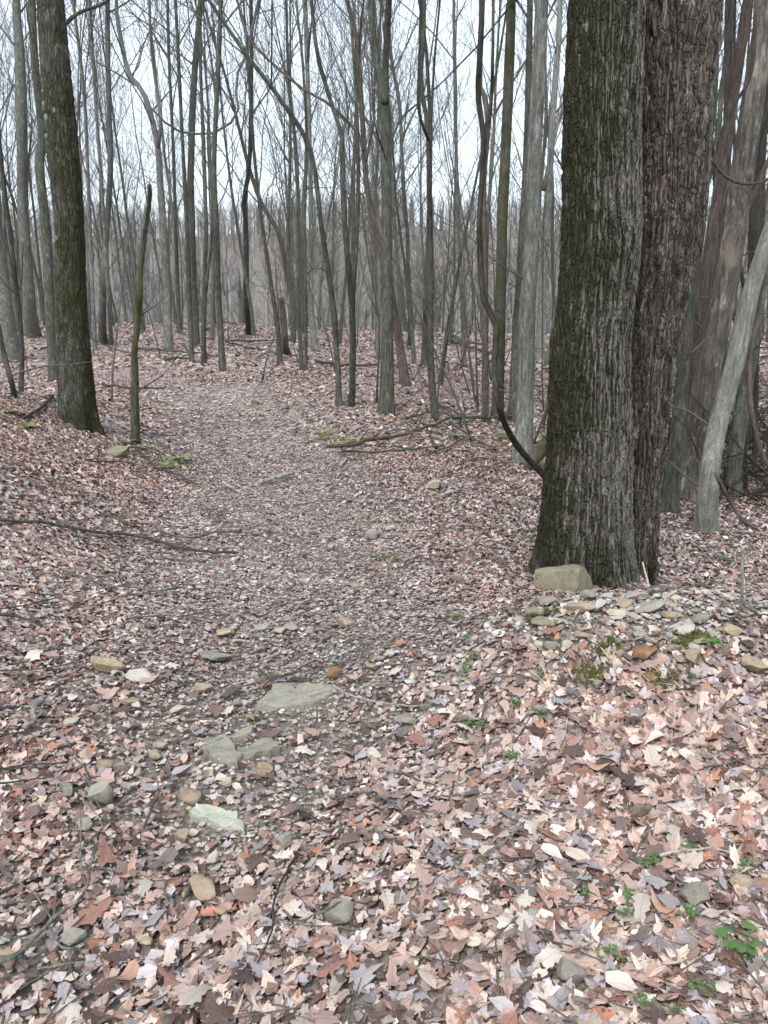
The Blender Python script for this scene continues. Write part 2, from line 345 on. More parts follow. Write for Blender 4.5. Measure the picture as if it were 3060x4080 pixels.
# ------------------------------------------------------------------ trees
UPV = np.array([0, 0, 1.])
def nrm(v): return v / (np.linalg.norm(v) + 1e-9)
def shoot(p, d, L, n, rng, lift=.12, wob=.12):
    P = [np.array(p)]; d = nrm(d)
    for k in range(n):
        d = nrm(d + UPV * lift + rng.normal(0, wob, 3)); P.append(P[-1] + d * L / n)
    return np.array(P)
def crown(mb, P, r, rng, n1=16, t0=.35, n2=5, n3=4, spread=(28, 55), lmul=1., thin=1.):
    """branches, boughs and twigs on a stem given by points P and radii r"""
    seg = np.linalg.norm(np.diff(P, axis=0), axis=1); L = np.concatenate([[0], np.cumsum(seg)]); Ht = L[-1]
    az = rng.uniform(0, 6.28)
    for a in range(n1):
        t = t0 + (1 - t0) * (a + rng.uniform(0, 1)) / n1; s = t * Ht
        p = np.array([np.interp(s, L, P[:, c]) for c in range(3)]); rr = np.interp(s, L, r)
        q = np.array([np.interp(min(s + .3, Ht), L, P[:, c]) for c in range(3)]); d = nrm(q - p + 1e-6 * UPV)
        az += 2.4 + rng.normal(0, .5); ang = R(rng.uniform(*spread))
        sidev = np.array([math.cos(az), math.sin(az), 0]); d1 = d * math.cos(ang) + sidev * math.sin(ang)
        L1 = Ht * (.10 + .34 * (1 - t)) * rng.uniform(.6, 1.25) * lmul; r1 = min(rr * .45, .004 + .0048 * L1) * thin
        B = shoot(p, d1, L1, 6, rng, .10, .13); rb = np.linspace(r1, .004 * thin, 7); mb.tube(B, rb, 5, False)
        for b in range(n2):
            tb = .2 + .8 * (b + rng.uniform(0, 1)) / n2; k = min(int(tb * 6), 5); p2 = B[k] + (B[k + 1] - B[k]) * (tb * 6 - k if tb < 1 else 1)
            d2 = nrm(B[k + 1] - B[k]); w = nrm(np.cross(d2, rng.normal(0, 1, 3))); a2 = R(rng.uniform(22, 50))
            L2 = L1 * rng.uniform(.25, .5) * (1.15 - .5 * tb); C = shoot(p2, d2 * math.cos(a2) + w * math.sin(a2), L2, 4, rng, .12, .14)
            r2 = min(rb[k] * .6, .009 * thin); mb.tube(C, np.linspace(r2, .003 * thin, 5), 4 if n3 < 5 else 3, False)
            for c in range(n3):
                kc = rng.integers(1, 5); d3 = nrm(C[kc] - C[kc - 1]); w = nrm(np.cross(d3, rng.normal(0, 1, 3))); a3 = R(rng.uniform(20, 50))
                D = shoot(C[kc], d3 * math.cos(a3) + w * math.sin(a3), L2 * rng.uniform(.3, .7), 2, rng, .1, .16)
                mb.tube(D, np.array([.0045, .0035, .002]) * thin, 3, False)

def stem_from_px(path, w0, w1, Yb, rng, n, depthw=.0, wpow=1.):
    """points of a stem at distance Yb following the photographed line; radii from its width"""
    P = []; rad = []; m = len(path); dy = np.cumsum(rng.normal(0, depthw, m)); dy[0] = 0
    for k, (x, y) in enumerate(path):
        p, t = at(x, y, Yb + dy[k]); P.append(p); f = (k / (m - 1)) ** wpow; rad.append((w0 + (w1 - w0) * f) / 2 * t / F)
    P = np.array(P); rad = np.array(rad)
    L = np.concatenate([[0], np.cumsum(np.linalg.norm(np.diff(P, axis=0), axis=1))])
    Q = smooth_path(P, n); L2 = np.concatenate([[0], np.cumsum(np.linalg.norm(np.diff(Q, axis=0), axis=1))])
    return Q, np.interp(L2 / L2[-1], L / L[-1], rad)
def extend(P, r, top, rng, n=9):
    """carry a stem on above the frame"""
    d = nrm(P[-1] - P[-3]); Q = [P[-1]]; rem = max(top - (P[-1][2] - P[0][2]), 1.0)
    for k in range(n):
        d = nrm(d + UPV * .10 + rng.normal(0, .06, 3)); Q.append(Q[-1] + d * rem / n)
    Q = np.array(Q[1:]); rr = np.linspace(r[-1], .012, n + 1)[1:]
    return np.vstack([P, Q]), np.concatenate([r, rr])

def tree(label, path, w0, w1, mat, d=None, limbs=(), top=None, snag=False, seed=0, n1=14, t0=.42, name='tree', low=3, flare=.85, sides=12, group='tall bare trees of the near woods', n3=3, rough=.17, cat='tree', lich=()):
    rng = np.random.default_rng(seed + 17)
    if d is None: base, _ = hit(*path[0])
    else:
        base, _ = at(path[0][0], path[0][1], d); base[2] = float(H(base[0], base[1]))
    Yb = base[1]
    P, r = stem_from_px(path, w0, w1, Yb, rng, 22, depthw=.012 * Yb)
    P[:, 2] += np.interp(np.arange(22), [0, 3], [base[2] - P[0][2], 0])
    if not snag: P, r = extend(P, r, top or (9 + Yb * .22 + rng.uniform(0, 3)), rng)
    P = np.vstack([P[0] - (P[1] - P[0]) * .35 - UPV * .05, P]); r = np.concatenate([[r[0]], r])
    L = np.concatenate([[0], np.cumsum(np.linalg.norm(np.diff(P, axis=0), axis=1))])
    r = r * (1 + flare * np.exp(-L / (max(r[0], .03) * 2.2)))
    e = empty(name, base, label, cat, group)
    P0 = P - base
    mb = MB(); mb.tube(P0, r, sides, rough=rough, seed=seed)
    trunk = link('trunk', mb.mesh('trunk'), M[mat], e)
    cr = MB()
    for lp, a, b, *o in limbs:
        LP, lr = stem_from_px(lp, a, b, Yb, rng, 14, depthw=.012 * Yb); lb = LP - base
        if not (o and o[0]): lb, lr = extend(lb, lr, (lb[-1][2] - lb[0][2]) + 3.5, rng, 6)
        lm = MB(); lm.tube(lb, lr, 9, rough=rough, seed=seed + 3); link('limb', lm.mesh('limb'), M[mat], e)
        if n1: crown(cr, lb, lr, rng, 7, .45, 4, n3, lmul=.8)
    if snag:
        sp = MB(); t = P0[-1]; d_ = nrm(P0[-1] - P0[-4])
        for k in range(5):
            o = rng.normal(0, r[-1] * .45, 3); sp.tube(np.array([t + o - d_ * .05, t + o + d_ * rng.uniform(.03, .14)]), [r[-1] * .5, r[-1] * .08], 4)
        link('broken_top', sp.mesh('broken_top', False), M['wood_raw'], e)
    if n1 and not snag: crown(cr, P0, r, rng, n1, t0, 5, n3)
    for k in range(low):      # thin dead side shoots low on the stem
        s = rng.uniform(.18, .55) * (22 if not snag else len(P0)); k0 = min(int(s), len(P0) - 2); az = rng.uniform(0, 6.28)
        B = shoot(P0[k0], np.array([math.cos(az), math.sin(az), rng.uniform(.1, .7)]), rng.uniform(.4, 1.3) * (1 if Yb < 14 else 1.6), 5, rng, .03, .16)
        cr.tube(B, np.linspace(min(.010, r[k0] * .4), .003, 6), 4, False)
        C = shoot(B[2], B[3] - B[1] + rng.normal(0, .25, 3), .5, 3, rng, .03, .15); cr.tube(C, np.linspace(.005, .002, 4), 3, False)
    if cr.n: link('crown', cr.mesh('crown'), M['twig'] if mat not in ('bark_pale',) else M['twig'], e)
    return e

# name, label, traced stem (photo pixels from base up), width at base and at the top of the line, bark
TR = [
 ('slim leaning tree at far left with wide pale trunk leaving the frame', [(35,1440),(18,1250),(-5,1050),(-40,800)], 74, 62, 'bark_grey', dict()),
 ('thin dark sapling curving up left, right stem of the leftmost pair', [(84,1572),(87,1382),(72,1201),(51,1020),(30,844),(12,693),(0,572),(-30,300)], 18, 13, 'bark_dark', dict(low=2, n1=6)),
 ('thin dark sapling leaning left out of frame, left stem of the leftmost pair', [(60,1585),(40,1500),(24,1442),(6,1358),(-25,1200),(-50,900)], 22, 16, 'bark_dark', dict(low=1, n1=6)),
 ('dead broken mossy snag, thin and knobbly, right of the left mossy trunk', [(543,1768),(536,1503),(536,1382),(549,1262),(555,1171),(558,1087),(570,972),(583,880),(597,790),(597,738)], 32, 15, 'bark_mossy', dict(snag=True, low=4, rough=.42, name='tree_snag', flare=.25)),
 ('short dead stub with orange broken top just behind the left mossy trunk', [(352,1345),(355,1200),(362,1090),(368,1012)], 20, 17, 'bark_brown', dict(snag=True, low=1, name='tree_snag')),
 ('straight grey tree right behind the short orange-topped stub', [(410,1372),(407,1262),(412,1120),(425,900),(440,663),(431,301),(428,0)], 30, 18, 'bark_grey', dict()),
 ('second slim stem beside the straight grey tree behind the stub', [(443,1372),(436,1250),(428,1100),(415,900),(404,723),(374,301),(359,0)], 18, 12, 'bark_grey', dict()),
 ('slim far tree left of the hanging looped branch, thin and straight', [(372,1330),(366,1100),(362,1000),(338,422),(295,30)], 17, 12, 'bark_grey', dict(d=24)),
 ('pale grey trunk showing along the left edge of the left mossy trunk', [(205,1420),(195,1150),(187,965),(157,663),(169,542),(139,241),(127,0)], 40, 30, 'bark_green', dict(d=16.5)),
 ('broad grey trunk standing far back between the left edge and the mossy trunk', [(122,1300),(115,1201),(100,1000),(90,784),(85,500),(80,200)], 48, 38, 'bark_grey', dict(d=27)),
 ('grey tree forking left high up, carrying the long looped drooping branch', [(663,1300),(664,1150),(657,1000),(640,750),(627,573),(573,374),(512,289),(470,90),(464,0)], 34, 14, 'bark_grey', dict(d=24, n1=18, limbs=[([(630,590),(640,480),(620,330),(600,150),(596,0)], 16, 10), ([(573,374),(603,434),(681,506),(741,530),(856,530),(921,488),(951,434),(939,362),(942,301),(981,223),(999,139),(1032,0)], 8, 12)])),
 ('thin greenish sapling with its foot in front of the dark straight trunk', [(763,1442),(757,1250),(750,1100),(744,900),(723,482),(699,0)], 20, 13, 'bark_green', dict()),
 ('dark straight trunk behind the thin greenish sapling, left of the track', [(772,1318),(770,1150),(763,900),(760,663),(775,300),(800,0)], 34, 22, 'bark_green', dict(d=25)),
 ('slim forked greenish tree with a narrow V, left of the track bend', [(811,1455),(812,1300),(814,1201),(818,1000),(820,900),(812,600),(800,300),(795,0)], 22, 13, 'bark_green', dict(limbs=[([(814,1215),(828,1090),(841,990),(850,800),(858,500)], 14, 9)])),
 ('straight slim dark tree, rightmost of the three left of the track bend', [(886,1475),(880,1350),(871,1201),(862,900),(853,663),(868,301),(880,0)], 26, 17, 'bark_green', dict(n1=16)),
 ('dark slender far tree above the fallen logs, slightly bowed', [(992,1333),(984,1200),(980,900),(972,800),(993,663),(1002,301),(1000,0)], 24, 14, 'bark_dark', dict(n1=16)),
 ('small far tree, slim and straight, between the V-forked tree and the snag', [(714,1292),(706,1100),(700,900),(690,600),(672,200)], 17, 12, 'bark_green', dict(d=30)),
 ('short brown rotten stump-like snag with yellow broken top, mid distance', [(1141,1414),(1136,1350),(1128,1260),(1123,1187)], 26, 20, 'bark_brown', dict(snag=True, low=1, name='tree_snag', rough=.2)),
 ('reddish brown tree leaning left behind the yellow-topped snag', [(1182,1316),(1165,1200),(1141,1081),(1111,930),(1041,808),(985,640),(930,420)], 25, 12, 'bark_brown', dict()),
 ('thin green stem, left one of two close together in the centre', [(1204,1480),(1196,1350),(1189,1201),(1189,900),(1180,600),(1150,300),(1140,0)], 17, 11, 'bark_green', dict(low=2)),
 ('thin green stem, right one of two close together in the centre', [(1219,1480),(1219,1300),(1217,1100),(1213,900),(1222,600),(1210,300),(1180,0)], 14, 10, 'bark_green', dict(low=2)),
 ('lighter straight grey tree right of the two close thin stems', [(1256,1396),(1246,1300),(1238,1201),(1240,900),(1232,500),(1215,0)], 25, 17, 'bark_grey', dict()),
 ('slender dark tree bending far left overhead in a long arc', [(1352,1618),(1343,1412),(1328,1232),(1304,1051),(1280,900),(1234,591),(1101,374),(981,217),(836,6)], 24, 14, 'bark_green', dict(n1=16, t0=.3, low=2)),
 ('slim tree with tight V fork at mid height, left of the central trunk', [(1400,1618),(1406,1443),(1403,1232),(1384,1021),(1373,900),(1365,700),(1361,542),(1312,386),(1264,211),(1240,0)], 27, 15, 'bark_green', dict(limbs=[([(1403,1225),(1415,1050),(1424,900),(1428,700),(1420,400),(1400,100)], 20, 12)], low=2)),
 ('straight central trunk, tallest in the middle, forking high into two stems', [(1539,1643),(1541,1450),(1542,1262),(1539,900),(1538,603),(1533,400),(1520,320),(1493,211),(1478,0)], 56, 27, 'bark_green', dict(limbs=[([(1533,410),(1536,300),(1538,211),(1550,0)], 30, 26), ([(1560,560),(1600,470),(1680,400),(1760,330)], 9, 6), ([(1540,640),(1500,520),(1487,440)], 9, 6)], low=2, n1=18)),
 ('reddish brown tree leaning left behind the central trunk', [(1614,1530),(1593,1382),(1569,1232),(1530,1050),(1509,960),(1463,753),(1448,542),(1433,301),(1421,151),(1382,0)], 34, 17, 'bark_brown', dict(limbs=[([(1450,600),(1427,530),(1312,416),(1186,338),(999,163),(945,0)], 14, 9), ([(1459,640),(1475,560),(1490,470),(1492,300)], 12, 8)], low=1)),
 ('slim tree curving slightly, first to the right of the central trunk', [(1650,1450),(1638,1262),(1623,1021),(1626,960),(1605,723),(1593,422),(1560,240),(1545,0)], 19, 12, 'bark_green', dict(limbs=[([(1600,560),(1640,470),(1690,360),(1720,200)], 9, 6)])),
 ('slim greenish tree just left of the dark forked tree', [(1690,1463),(1694,1300),(1696,1201),(1704,1000),(1712,800),(1716,500)], 24, 16, 'bark_green', dict(d=17)),
 ('dark mossy tree with crooked foot behind the fallen branch, forking high', [(1735,1674),(1720,1503),(1714,1262),(1718,1150),(1714,900),(1710,772),(1707,530),(1683,386),(1674,313),(1688,145),(1690,0)], 28, 15, 'bark_dark', dict(limbs=[([(1708,560),(1668,434),(1672,200),(1678,0)], 12, 10), ([(1712,600),(1722,400),(1731,241),(1753,0)], 12, 9)], low=4)),
 ('greenish sapling leaning right with mossy foot, right of the dark forked tree', [(1756,1528),(1768,1430),(1785,1300),(1804,1201),(1840,1000),(1880,800)], 18, 10, 'bark_green', dict(n1=8)),
 ('slim tree with a long straight stem, mid distance right of the leaning sapling', [(1848,1462),(1846,1300),(1835,1100),(1828,900),(1815,500),(1808,0)], 20, 12, 'bark_grey', dict(d=19)),
 ('straight brown-grey stem behind the big loose vine', [(1933,1674),(1933,1382),(1933,1165),(1930,900),(1926,723),(1945,482),(1930,380),(1910,330),(1918,150),(1924,0)], 27, 18, 'bark_brown', dict(limbs=[([(1948,490),(1960,360),(1963,241),(1966,0)], 16, 12)], low=4)),
 ('upright moss-covered trunk, left of the two pale grey trunks', [(1980,1674),(1986,1551),(1995,1238),(2000,900),(2006,780),(2018,530),(2030,241),(2038,0)], 46, 37, 'bark_mossy', dict(low=2)),
 ('greenish trunk squeezed between the moss-covered and purple-grey trunks', [(2044,1690),(2050,1500),(2060,1300),(2076,1020),(2095,700),(2105,400),(2112,0)], 40, 22, 'bark_green', dict(d=10.5, low=1)),
 ('purple-grey smooth trunk next left of the big double trunk', [(2082,1840),(2090,1650),(2097,1479),(2101,1238),(2118,1000),(2127,700),(2136,482),(2151,241),(2158,0)], 66, 50, 'bark_grey', dict(limbs=[([(2165,760),(2205,560),(2240,440),(2262,330)], 16, 12)], low=2)),
 ('pale far trunk in the gap beside the big double trunk', [(2155,1340),(2160,1150),(2179,900),(2196,600),(2215,300)], 30, 24, 'bark_pale', dict(d=22)),
 ('pale slim trunk touching the right edge of the big double trunk', [(2665,2045),(2676,1900),(2693,1804),(2715,1550),(2747,1262),(2775,1000),(2800,800),(2830,400),(2850,0)], 62, 40, 'bark_green', dict(low=2)),
 ('leaning peeling tree with bare pinkish wood high up at right', [(2740,1985),(2768,1800),(2800,1600),(2880,1200),(2925,900),(2985,500),(3040,100)], 96, 84, 'bark_peeling', dict(low=2)),
 ('dark rotten leaning stem between the peeling tree and the pale leaning one', [(2712,1960),(2745,1800),(2785,1600),(2838,1382),(2846,1345)], 44, 26, 'bark_dark', dict(snag=True, low=2, name='tree_snag', rough=.2)),
 ('smooth pale leaning trunk with a mossy root, rightmost of the near trees', [(2813,2118),(2820,2000),(2830,1864),(2862,1684),(2928,1443),(2982,1201),(3049,990),(3130,740)], 78, 60, 'bark_pale', dict(low=2, limbs=[([(2800,2105),(2795,2010),(2826,1880)], 34, 40, True)])),
 ('thin grey stem forking upward behind the peeling tree at right', [(2900,1560),(2880,1200),(2862,800),(2866,482),(2890,250),(2922,0)], 24, 16, 'bark_grey', dict(d=11)),
 ('thin brown stem bending back right behind the peeling tree', [(2960,1500),(2930,1200),(2905,900),(2930,600),(2985,300)], 19, 12, 'bark_brown', dict(d=13)),
 ('thin dark stem leaning left at the right edge', [(3040,1620),(2990,1300),(2950,1050),(2930,800),(2925,500)], 17, 10, 'bark_dark', dict(d=8)),
 ('dark stem leaning right out of the frame behind the pale trunk', [(2870,1480),(2905,1200),(2950,950),(3010,700),(3060,480)], 27, 18, 'bark_dark', dict(d=8.8)),
 ('grey trunk leaning right just past the slim trunk beside the double one', [(2705,1900),(2740,1600),(2790,1250),(2845,900),(2905,500),(2965,100)], 58, 42, 'bark_brown', dict(d=7.2)),
 ('dark brown trunk behind the leaning clump, low fork to the right', [(2790,1780),(2812,1500),(2850,1150),(2885,820),(2900,450),(2905,0)], 44, 30, 'bark_brown', dict(d=7.8, limbs=[([(2835,1270),(2900,1020),(2985,820),(3060,640)], 22, 16)])),
 ('mossy leaning trunk cut by the right edge at mid height', [(2930,1820),(2965,1560),(3010,1260),(3070,920)], 60, 50, 'bark_green', dict(d=7.0)),
 ('thin dark pole crossing the clump, leaning left', [(3000,1720),(2950,1400),(2895,1100),(2850,760),(2830,400)], 18, 11, 'bark_dark', dict(d=7.5)),
 ('dark upright trunk at the right edge behind the leaning pale one', [(2990,1560),(3000,1300),(3010,1000),(3022,700),(3036,400),(3050,0)], 62, 50, 'bark_dark', dict(d=9.5)),
]
for k, (lab, path, w0, w1, mat, kw) in enumerate(TR):
    tree(lab, path, w0, w1, mat, seed=k * 7 + 3, **kw)

# ------------------------------------------------------------------ thick trunks with real furrows
def furrowed(edges, Yb, rng, rows, cols, ridge, depth, seed, zbase, top=4.5, twist=.0, lower=.35):
    """edges: (y, left x, right x) in photo pixels, top to bottom; returns V, Q relative to the world"""
    ed = sorted(edges, key=lambda e: -e[0]); P = []; rr = []
    for y, a, b in ed:
        p, t = at((a + b) / 2, y, Yb); P.append(p); rr.append((b - a) / 2 * t / F)
    P = np.array(P); rr = np.array(rr)
    d = nrm(P[-1] - P[-2]); P = np.vstack([P[0] - UPV * lower, P, P[-1] + d * top * .5, P[-1] + d * top]); rr = np.concatenate([[rr[0] * 1.12], rr, [rr[-1] * .86, rr[-1] * .7]])
    Q = smooth_path(P, rows); L0 = np.concatenate([[0], np.cumsum(np.linalg.norm(np.diff(P, axis=0), axis=1))]); L = np.concatenate([[0], np.cumsum(np.linalg.norm(np.diff(Q, axis=0), axis=1))])
    r = np.interp(L / L[-1], L0 / L0[-1], rr); r = np.convolve(np.pad(r, 6, 'edge'), np.ones(13) / 13, 'valid')
    th = np.linspace(0, 2 * math.pi, cols, endpoint=False)[None] + twist * L[:, None]
    rm = r.mean(); cx, cy = np.cos(th) * rm, np.sin(th) * rm; z = L[:, None] + 0 * th
    wx = noise(cx / .12, cy / .12, z / .30, seed + 1) * .02; wz = noise(cx / .2, cy / .2, z / .5, seed + 2) * .1
    u = (cx + wx) / ridge; v = (cy + wx) / ridge
    n = noise(u, v, (z + wz) / (ridge * 12), seed); n2 = noise(u * 2.3, v * 2.3, (z + wz) / (ridge * 5), seed + 5)
    f = np.abs(n + .35 * n2); fur = 1 - np.clip(f / .42, 0, 1)            # 1 in the furrow
    plate = .6 * noise(cx / .030, cy / .030, z / .045, seed + 6) + .45 * noise(cx / .014, cy / .014, z / .020, seed + 8)
    disp = -depth * fur ** 1.3 + depth * .5 * plate * (1 - fur)
    flute = .045 * rm * noise(cx / .16, cy / .16, z / 1.6, seed + 3) * 2
    hb = L[:, None] - lower; flare = np.exp(-np.clip(hb, -1, 9) / .20) * .26 * (.5 + np.sin(th * 6 + seed) * .6)
    rad = r[:, None] * (1 + flare) + disp + flute
    V = Q[:, None] + np.stack([np.cos(th) * rad, np.sin(th) * rad, 0 * th], -1)
    i = np.arange(rows - 1)[:, None] * cols; j = np.arange(cols)[None]; j2 = (j + 1) % cols
    return V.reshape(-1, 3), np.stack([i + j, i + j2, i + cols + j2, i + cols + j], -1).reshape(-1, 4), Q, r

rngb = np.random.default_rng(5)
pA, tA = hit(2330, 2330); YA = pA[1] + .22
bigtree = empty('double_trunk_tree', (pA[0], YA, float(H(pA[0], YA))), 'huge old double-trunked tree with furrowed mossy bark on the stony mound', 'tree', 'tall bare trees of the near woods')
eA = [(-300,2292,2570),(0,2280,2572),(500,2256,2553),(900,2250,2557),(1200,2229,2530),(1382,2203,2512),(1600,2193,2516),(1800,2186,2516),(2040,2166,2514),(2200,2150,2512),(2330,2128,2512)]
eB = [(-300,2572,2890),(0,2566,2868),(500,2548,2829),(900,2548,2798),(1200,2520,2731),(1382,2502,2703),(1600,2500,2672),(1800,2500,2648),(2040,2498,2626),(2300,2494,2612)]
YB = YA + .17
for ed, Yt, mt, sd, rg, dp in ((eA, YA, 'bark_big', 21, .024, .017), (eB, YB, 'bark_big2', 44, .026, .022)):
    V, Q, C, rr = furrowed(ed, Yt, rngb, 560, 280, rg, dp, sd, 0, top=1.0)
    base = np.array(bigtree.location); me = mesh('trunk', V - base, [Q], None, True); link('trunk', me, M[mt], bigtree)
    cr = MB(); ext = np.vstack([C[-1:], C[-1:] + np.cumsum(np.array([[.1 * (1 if sd == 44 else -1), .05, 1.3]] * 8), 0)]) - base
    rx = np.linspace(rr[-1], .06, 9); cr.tube(ext, rx, 12); crown(cr, ext, rx, np.random.default_rng(sd), 12, .1, 5, 3, (35, 65), 1.3); link('crown', cr.mesh('crown'), M['twig'], bigtree)
rt = MB()
for pts, w in (([(2140,2250),(2120,2310),(2100,2360),(2075,2400)], 40), ([(2480,2200),(2490,2300),(2505,2345),(2530,2375)], 34), ([(2600,2250),(2600,2330),(2588,2395)], 40)):
    Yr = YA - .12
    PP, rr = stem_from_px(pts, w, w * .35, Yr, rngb, 10); m_ = MB(); m_.tube(PP - np.array(bigtree.location), rr, 10, rough=.3, seed=9)
    link('root', m_.mesh('root'), M['bark_big'], bigtree)

pL, tL = hit(313, 1702); YL = pL[1] + .12
lefttree = empty('mossy_tree', (pL[0], YL, float(H(pL[0], YL))), 'stout trunk with dark green moss and pale lichen spots, left of the track', 'tree', 'tall bare trees of the near woods')
eL = [(-300,128,232),(0,145,252),(540,180,306),(900,222,335),(1180,224,347),(1500,235,370),(1702,241,385)]
V, Q, C, rr = furrowed(eL, YL, rngb, 360, 160, .020, .010, 77, 0, top=1.5, lower=.3)
base = np.array(lefttree.location); link('trunk', mesh('trunk', V - base, [Q], None, True), M['bark_left'], lefttree)
cr = MB(); ext = np.vstack([C[-1:], C[-1:] + np.cumsum(np.array([[-.06, .05, 1.4]] * 8), 0)]) - base; rx = np.linspace(rr[-1], .04, 9); cr.tube(ext, rx, 10)
crown(cr, ext, rx, np.random.default_rng(8), 14, .02, 5, 3, (35, 60), 1.2); link('crown', cr.mesh('crown'), M['twig'], lefttree)
lm, lr = stem_from_px([(262,95),(300,60),(345,38),(420,10),(470,-40)], 16, 10, YL - .1, rngb, 10); m_ = MB(); m_.tube(lm - base, lr, 7, rough=.1); link('limb', m_.mesh('limb'), M['bark_green'], lefttree)
M['lichen'] = stonemat('lichen', (.13, .16, .13), (.21, .25, .21))
for (x, y, w) in ((193,428,22),(208,480,26),(238,455,18),(205,552,22),(226,955,20),(170,8,18),(180,375,12),(196,445,18)):
    k = np.argmin(abs(C[:, 2] - at(x, y, YL)[0][2])); p, t = at(x, y, YL); dx = np.clip(p[0] - C[k][0], -rr[k] * .66, rr[k] * .66)
    yy = C[k][1] - math.sqrt(max(rr[k] ** 2 - dx ** 2, 1e-5)); nn = nrm(np.array([dx, yy - C[k][1], 0])); tt = np.cross(UPV, nn)
    n = 11; th = np.arange(n) * 6.283 / n; rad = w / 2 * t / F * (1 + .3 * noise(np.cos(th), np.sin(th), x * .1, 3))
    ring = np.array([C[k][0] + dx, yy, p[2]]) + nn * .002 + (np.cos(th) * rad)[:, None] * tt + (np.sin(th) * rad * 1.25)[:, None] * UPV
    ctr = ring.mean(0) + nn * .005
    Vl = np.vstack([ring - nn * .02, ring * .85 + ring.mean(0) * .15 + nn * .004, ctr]) - base
    jj = np.arange(n); j2 = (jj + 1) % n
    link('lichen', mesh('lichen', Vl, [np.stack([jj, j2, n + j2, n + jj], 1), np.stack([n + jj, n + j2, np.full(n, 2 * n)], 1)], None, True), M['lichen'], lefttree)

# ------------------------------------------------------------------ trees of the wood behind: shared shapes, each tree its own object
VAR = []
for k in range(14):
    rng = np.random.default_rng(900 + k); Ht = rng.uniform(11, 17); P = [np.zeros(3) - UPV * .3]; d = nrm(np.array([rng.normal(0, .05), rng.normal(0, .05), 1]))
    for s in range(14): d = nrm(d + UPV * .05 + rng.normal(0, .045, 3)); P.append(P[-1] + d * Ht / 14)
    P = smooth_path(np.array(P), 24); r0 = rng.uniform(.055, .10); r = r0 * (1 - np.linspace(0, 1, 24) * .93); r[0:2] *= 1.25
    tm = MB(); tm.tube(P, r, 8, rough=.12, seed=k)
    cm = MB(); crown(cm, P, r, rng, 18, .26, 6, 4, (20, 46), 1.0, .9)
    if k % 3 == 0:       # a forked one
        B = shoot(P[9], np.array([rng.normal(0, .35), rng.normal(0, .35), 1]), Ht * .5, 10, rng, .06, .06); rb = np.linspace(r[9] * .75, .01, 11); tm.tube(B, rb, 6); crown(cm, B, rb, rng, 9, .2, 4, 4, (22, 48), 1.1, 1.0)
    VAR.append((tm.mesh('trunk'), cm.mesh('crown')))
rngf = np.random.default_rng(12); spots = []
near_bases = [tuple(o.location[:2]) for o in COL.objects if o.get('category') == 'tree' and o.parent is None]
while len(spots) < 262:
    y = 18 + 72 * rngf.uniform() ** 1.1; x = rngf.uniform(-1, 1) * (.53 * y + 3)
    if abs(x - path_x(y)) < 1.8 and y < 30: continue
    if y < 24 and rngf.uniform() < .5 : continue
    md = .9 if y > 30 else 1.6
    if any((x - a) ** 2 + (y - b) ** 2 < md ** 2 for a, b in spots + near_bases): continue
    spots.append((x, y))
MARK = [(-900, 'left picture edge'), (313, 'stout left mossy trunk'), (545, 'dead knobbly snag'), (811, 'slim V-forked tree'), (1141, 'yellow-topped snag'), (1352, 'long-arc tree'), (1539, 'straight central trunk'), (1735, 'dark crooked-foot tree'), (1965, 'big loose vine'), (2330, 'big double trunk'), (2813, 'smooth pale leaning trunk')]
ORD = ['first', 'second', 'third', 'fourth', 'fifth', 'sixth', 'seventh', 'eighth', 'ninth', 'tenth', 'eleventh', 'twelfth', 'thirteenth', 'fourteenth', 'fifteenth', 'sixteenth', 'seventeenth', 'eighteenth', 'nineteenth', 'twentieth', 'twenty-first', 'twenty-second']
def pix(x, y): return 1530 + F * x / (y * math.cos(PITCH) + (CAMZ - float(H(x, y))) * math.sin(PITCH))
def dist_of(y): return 'mid-distance' if y < 34 else ('farther-back' if y < 58 else 'farthest')
def wood_label(x, y, what, pool=None):
    pool = spots if pool is None else pool; px = pix(x, y); d = dist_of(y); m = max(q for q in MARK if q[0] <= max(px, -899))
    if d == 'farthest': side = 'left' if x < -.13 * y else ('right' if x > .13 * y else 'middle'); return d, side, 'very thin faint tree at the far brow, %s of the wood' % side
    hi = min([q[0] for q in MARK if q[0] > m[0]] + [9999]); row = sorted(pix(a, b) for a, b in pool if dist_of(b) == d and m[0] <= max(pix(a, b), -899) < hi)
    k = row.index(px); side = 'left' if px < 1130 else ('right' if px > 1930 else 'middle')
    lab = '%s %s %s, %s one rightward from the %s' % ({'tree': 'slim bare', 'sapling': 'wispy leafless'}[what], d, what, ORD[k] if k < 22 else 'last', m[1])
    return d, side, lab
for k, (x, y) in enumerate(spots):
    dist, side, lab = wood_label(x, y, 'tree')
    e = empty('tree', (x, y, float(H(x, y))), lab, 'tree', '%s bare trees, %s of the wood' % (dist, side))
    e.rotation_euler = (rngf.normal(0, .03), rngf.normal(0, .03), rngf.uniform(0, 6.28)); s = rngf.uniform(.8, 1.25); e.scale = (s, s, s * rngf.uniform(.9, 1.15))
    tm, cm = VAR[k % 14]; mt = M[['bark_green', 'bark_far', 'bark_grey', 'bark_green'][k % 4]]
    for nm, me, ma in (('trunk', tm, mt), ('crown', cm, M['twig'])):
        if not me.materials: me.materials.append(ma)
        o = bpy.data.objects.new(nm, me); COL.objects.link(o); o.parent = e; o.material_slots[0].link = 'OBJECT'; o.material_slots[0].material = ma

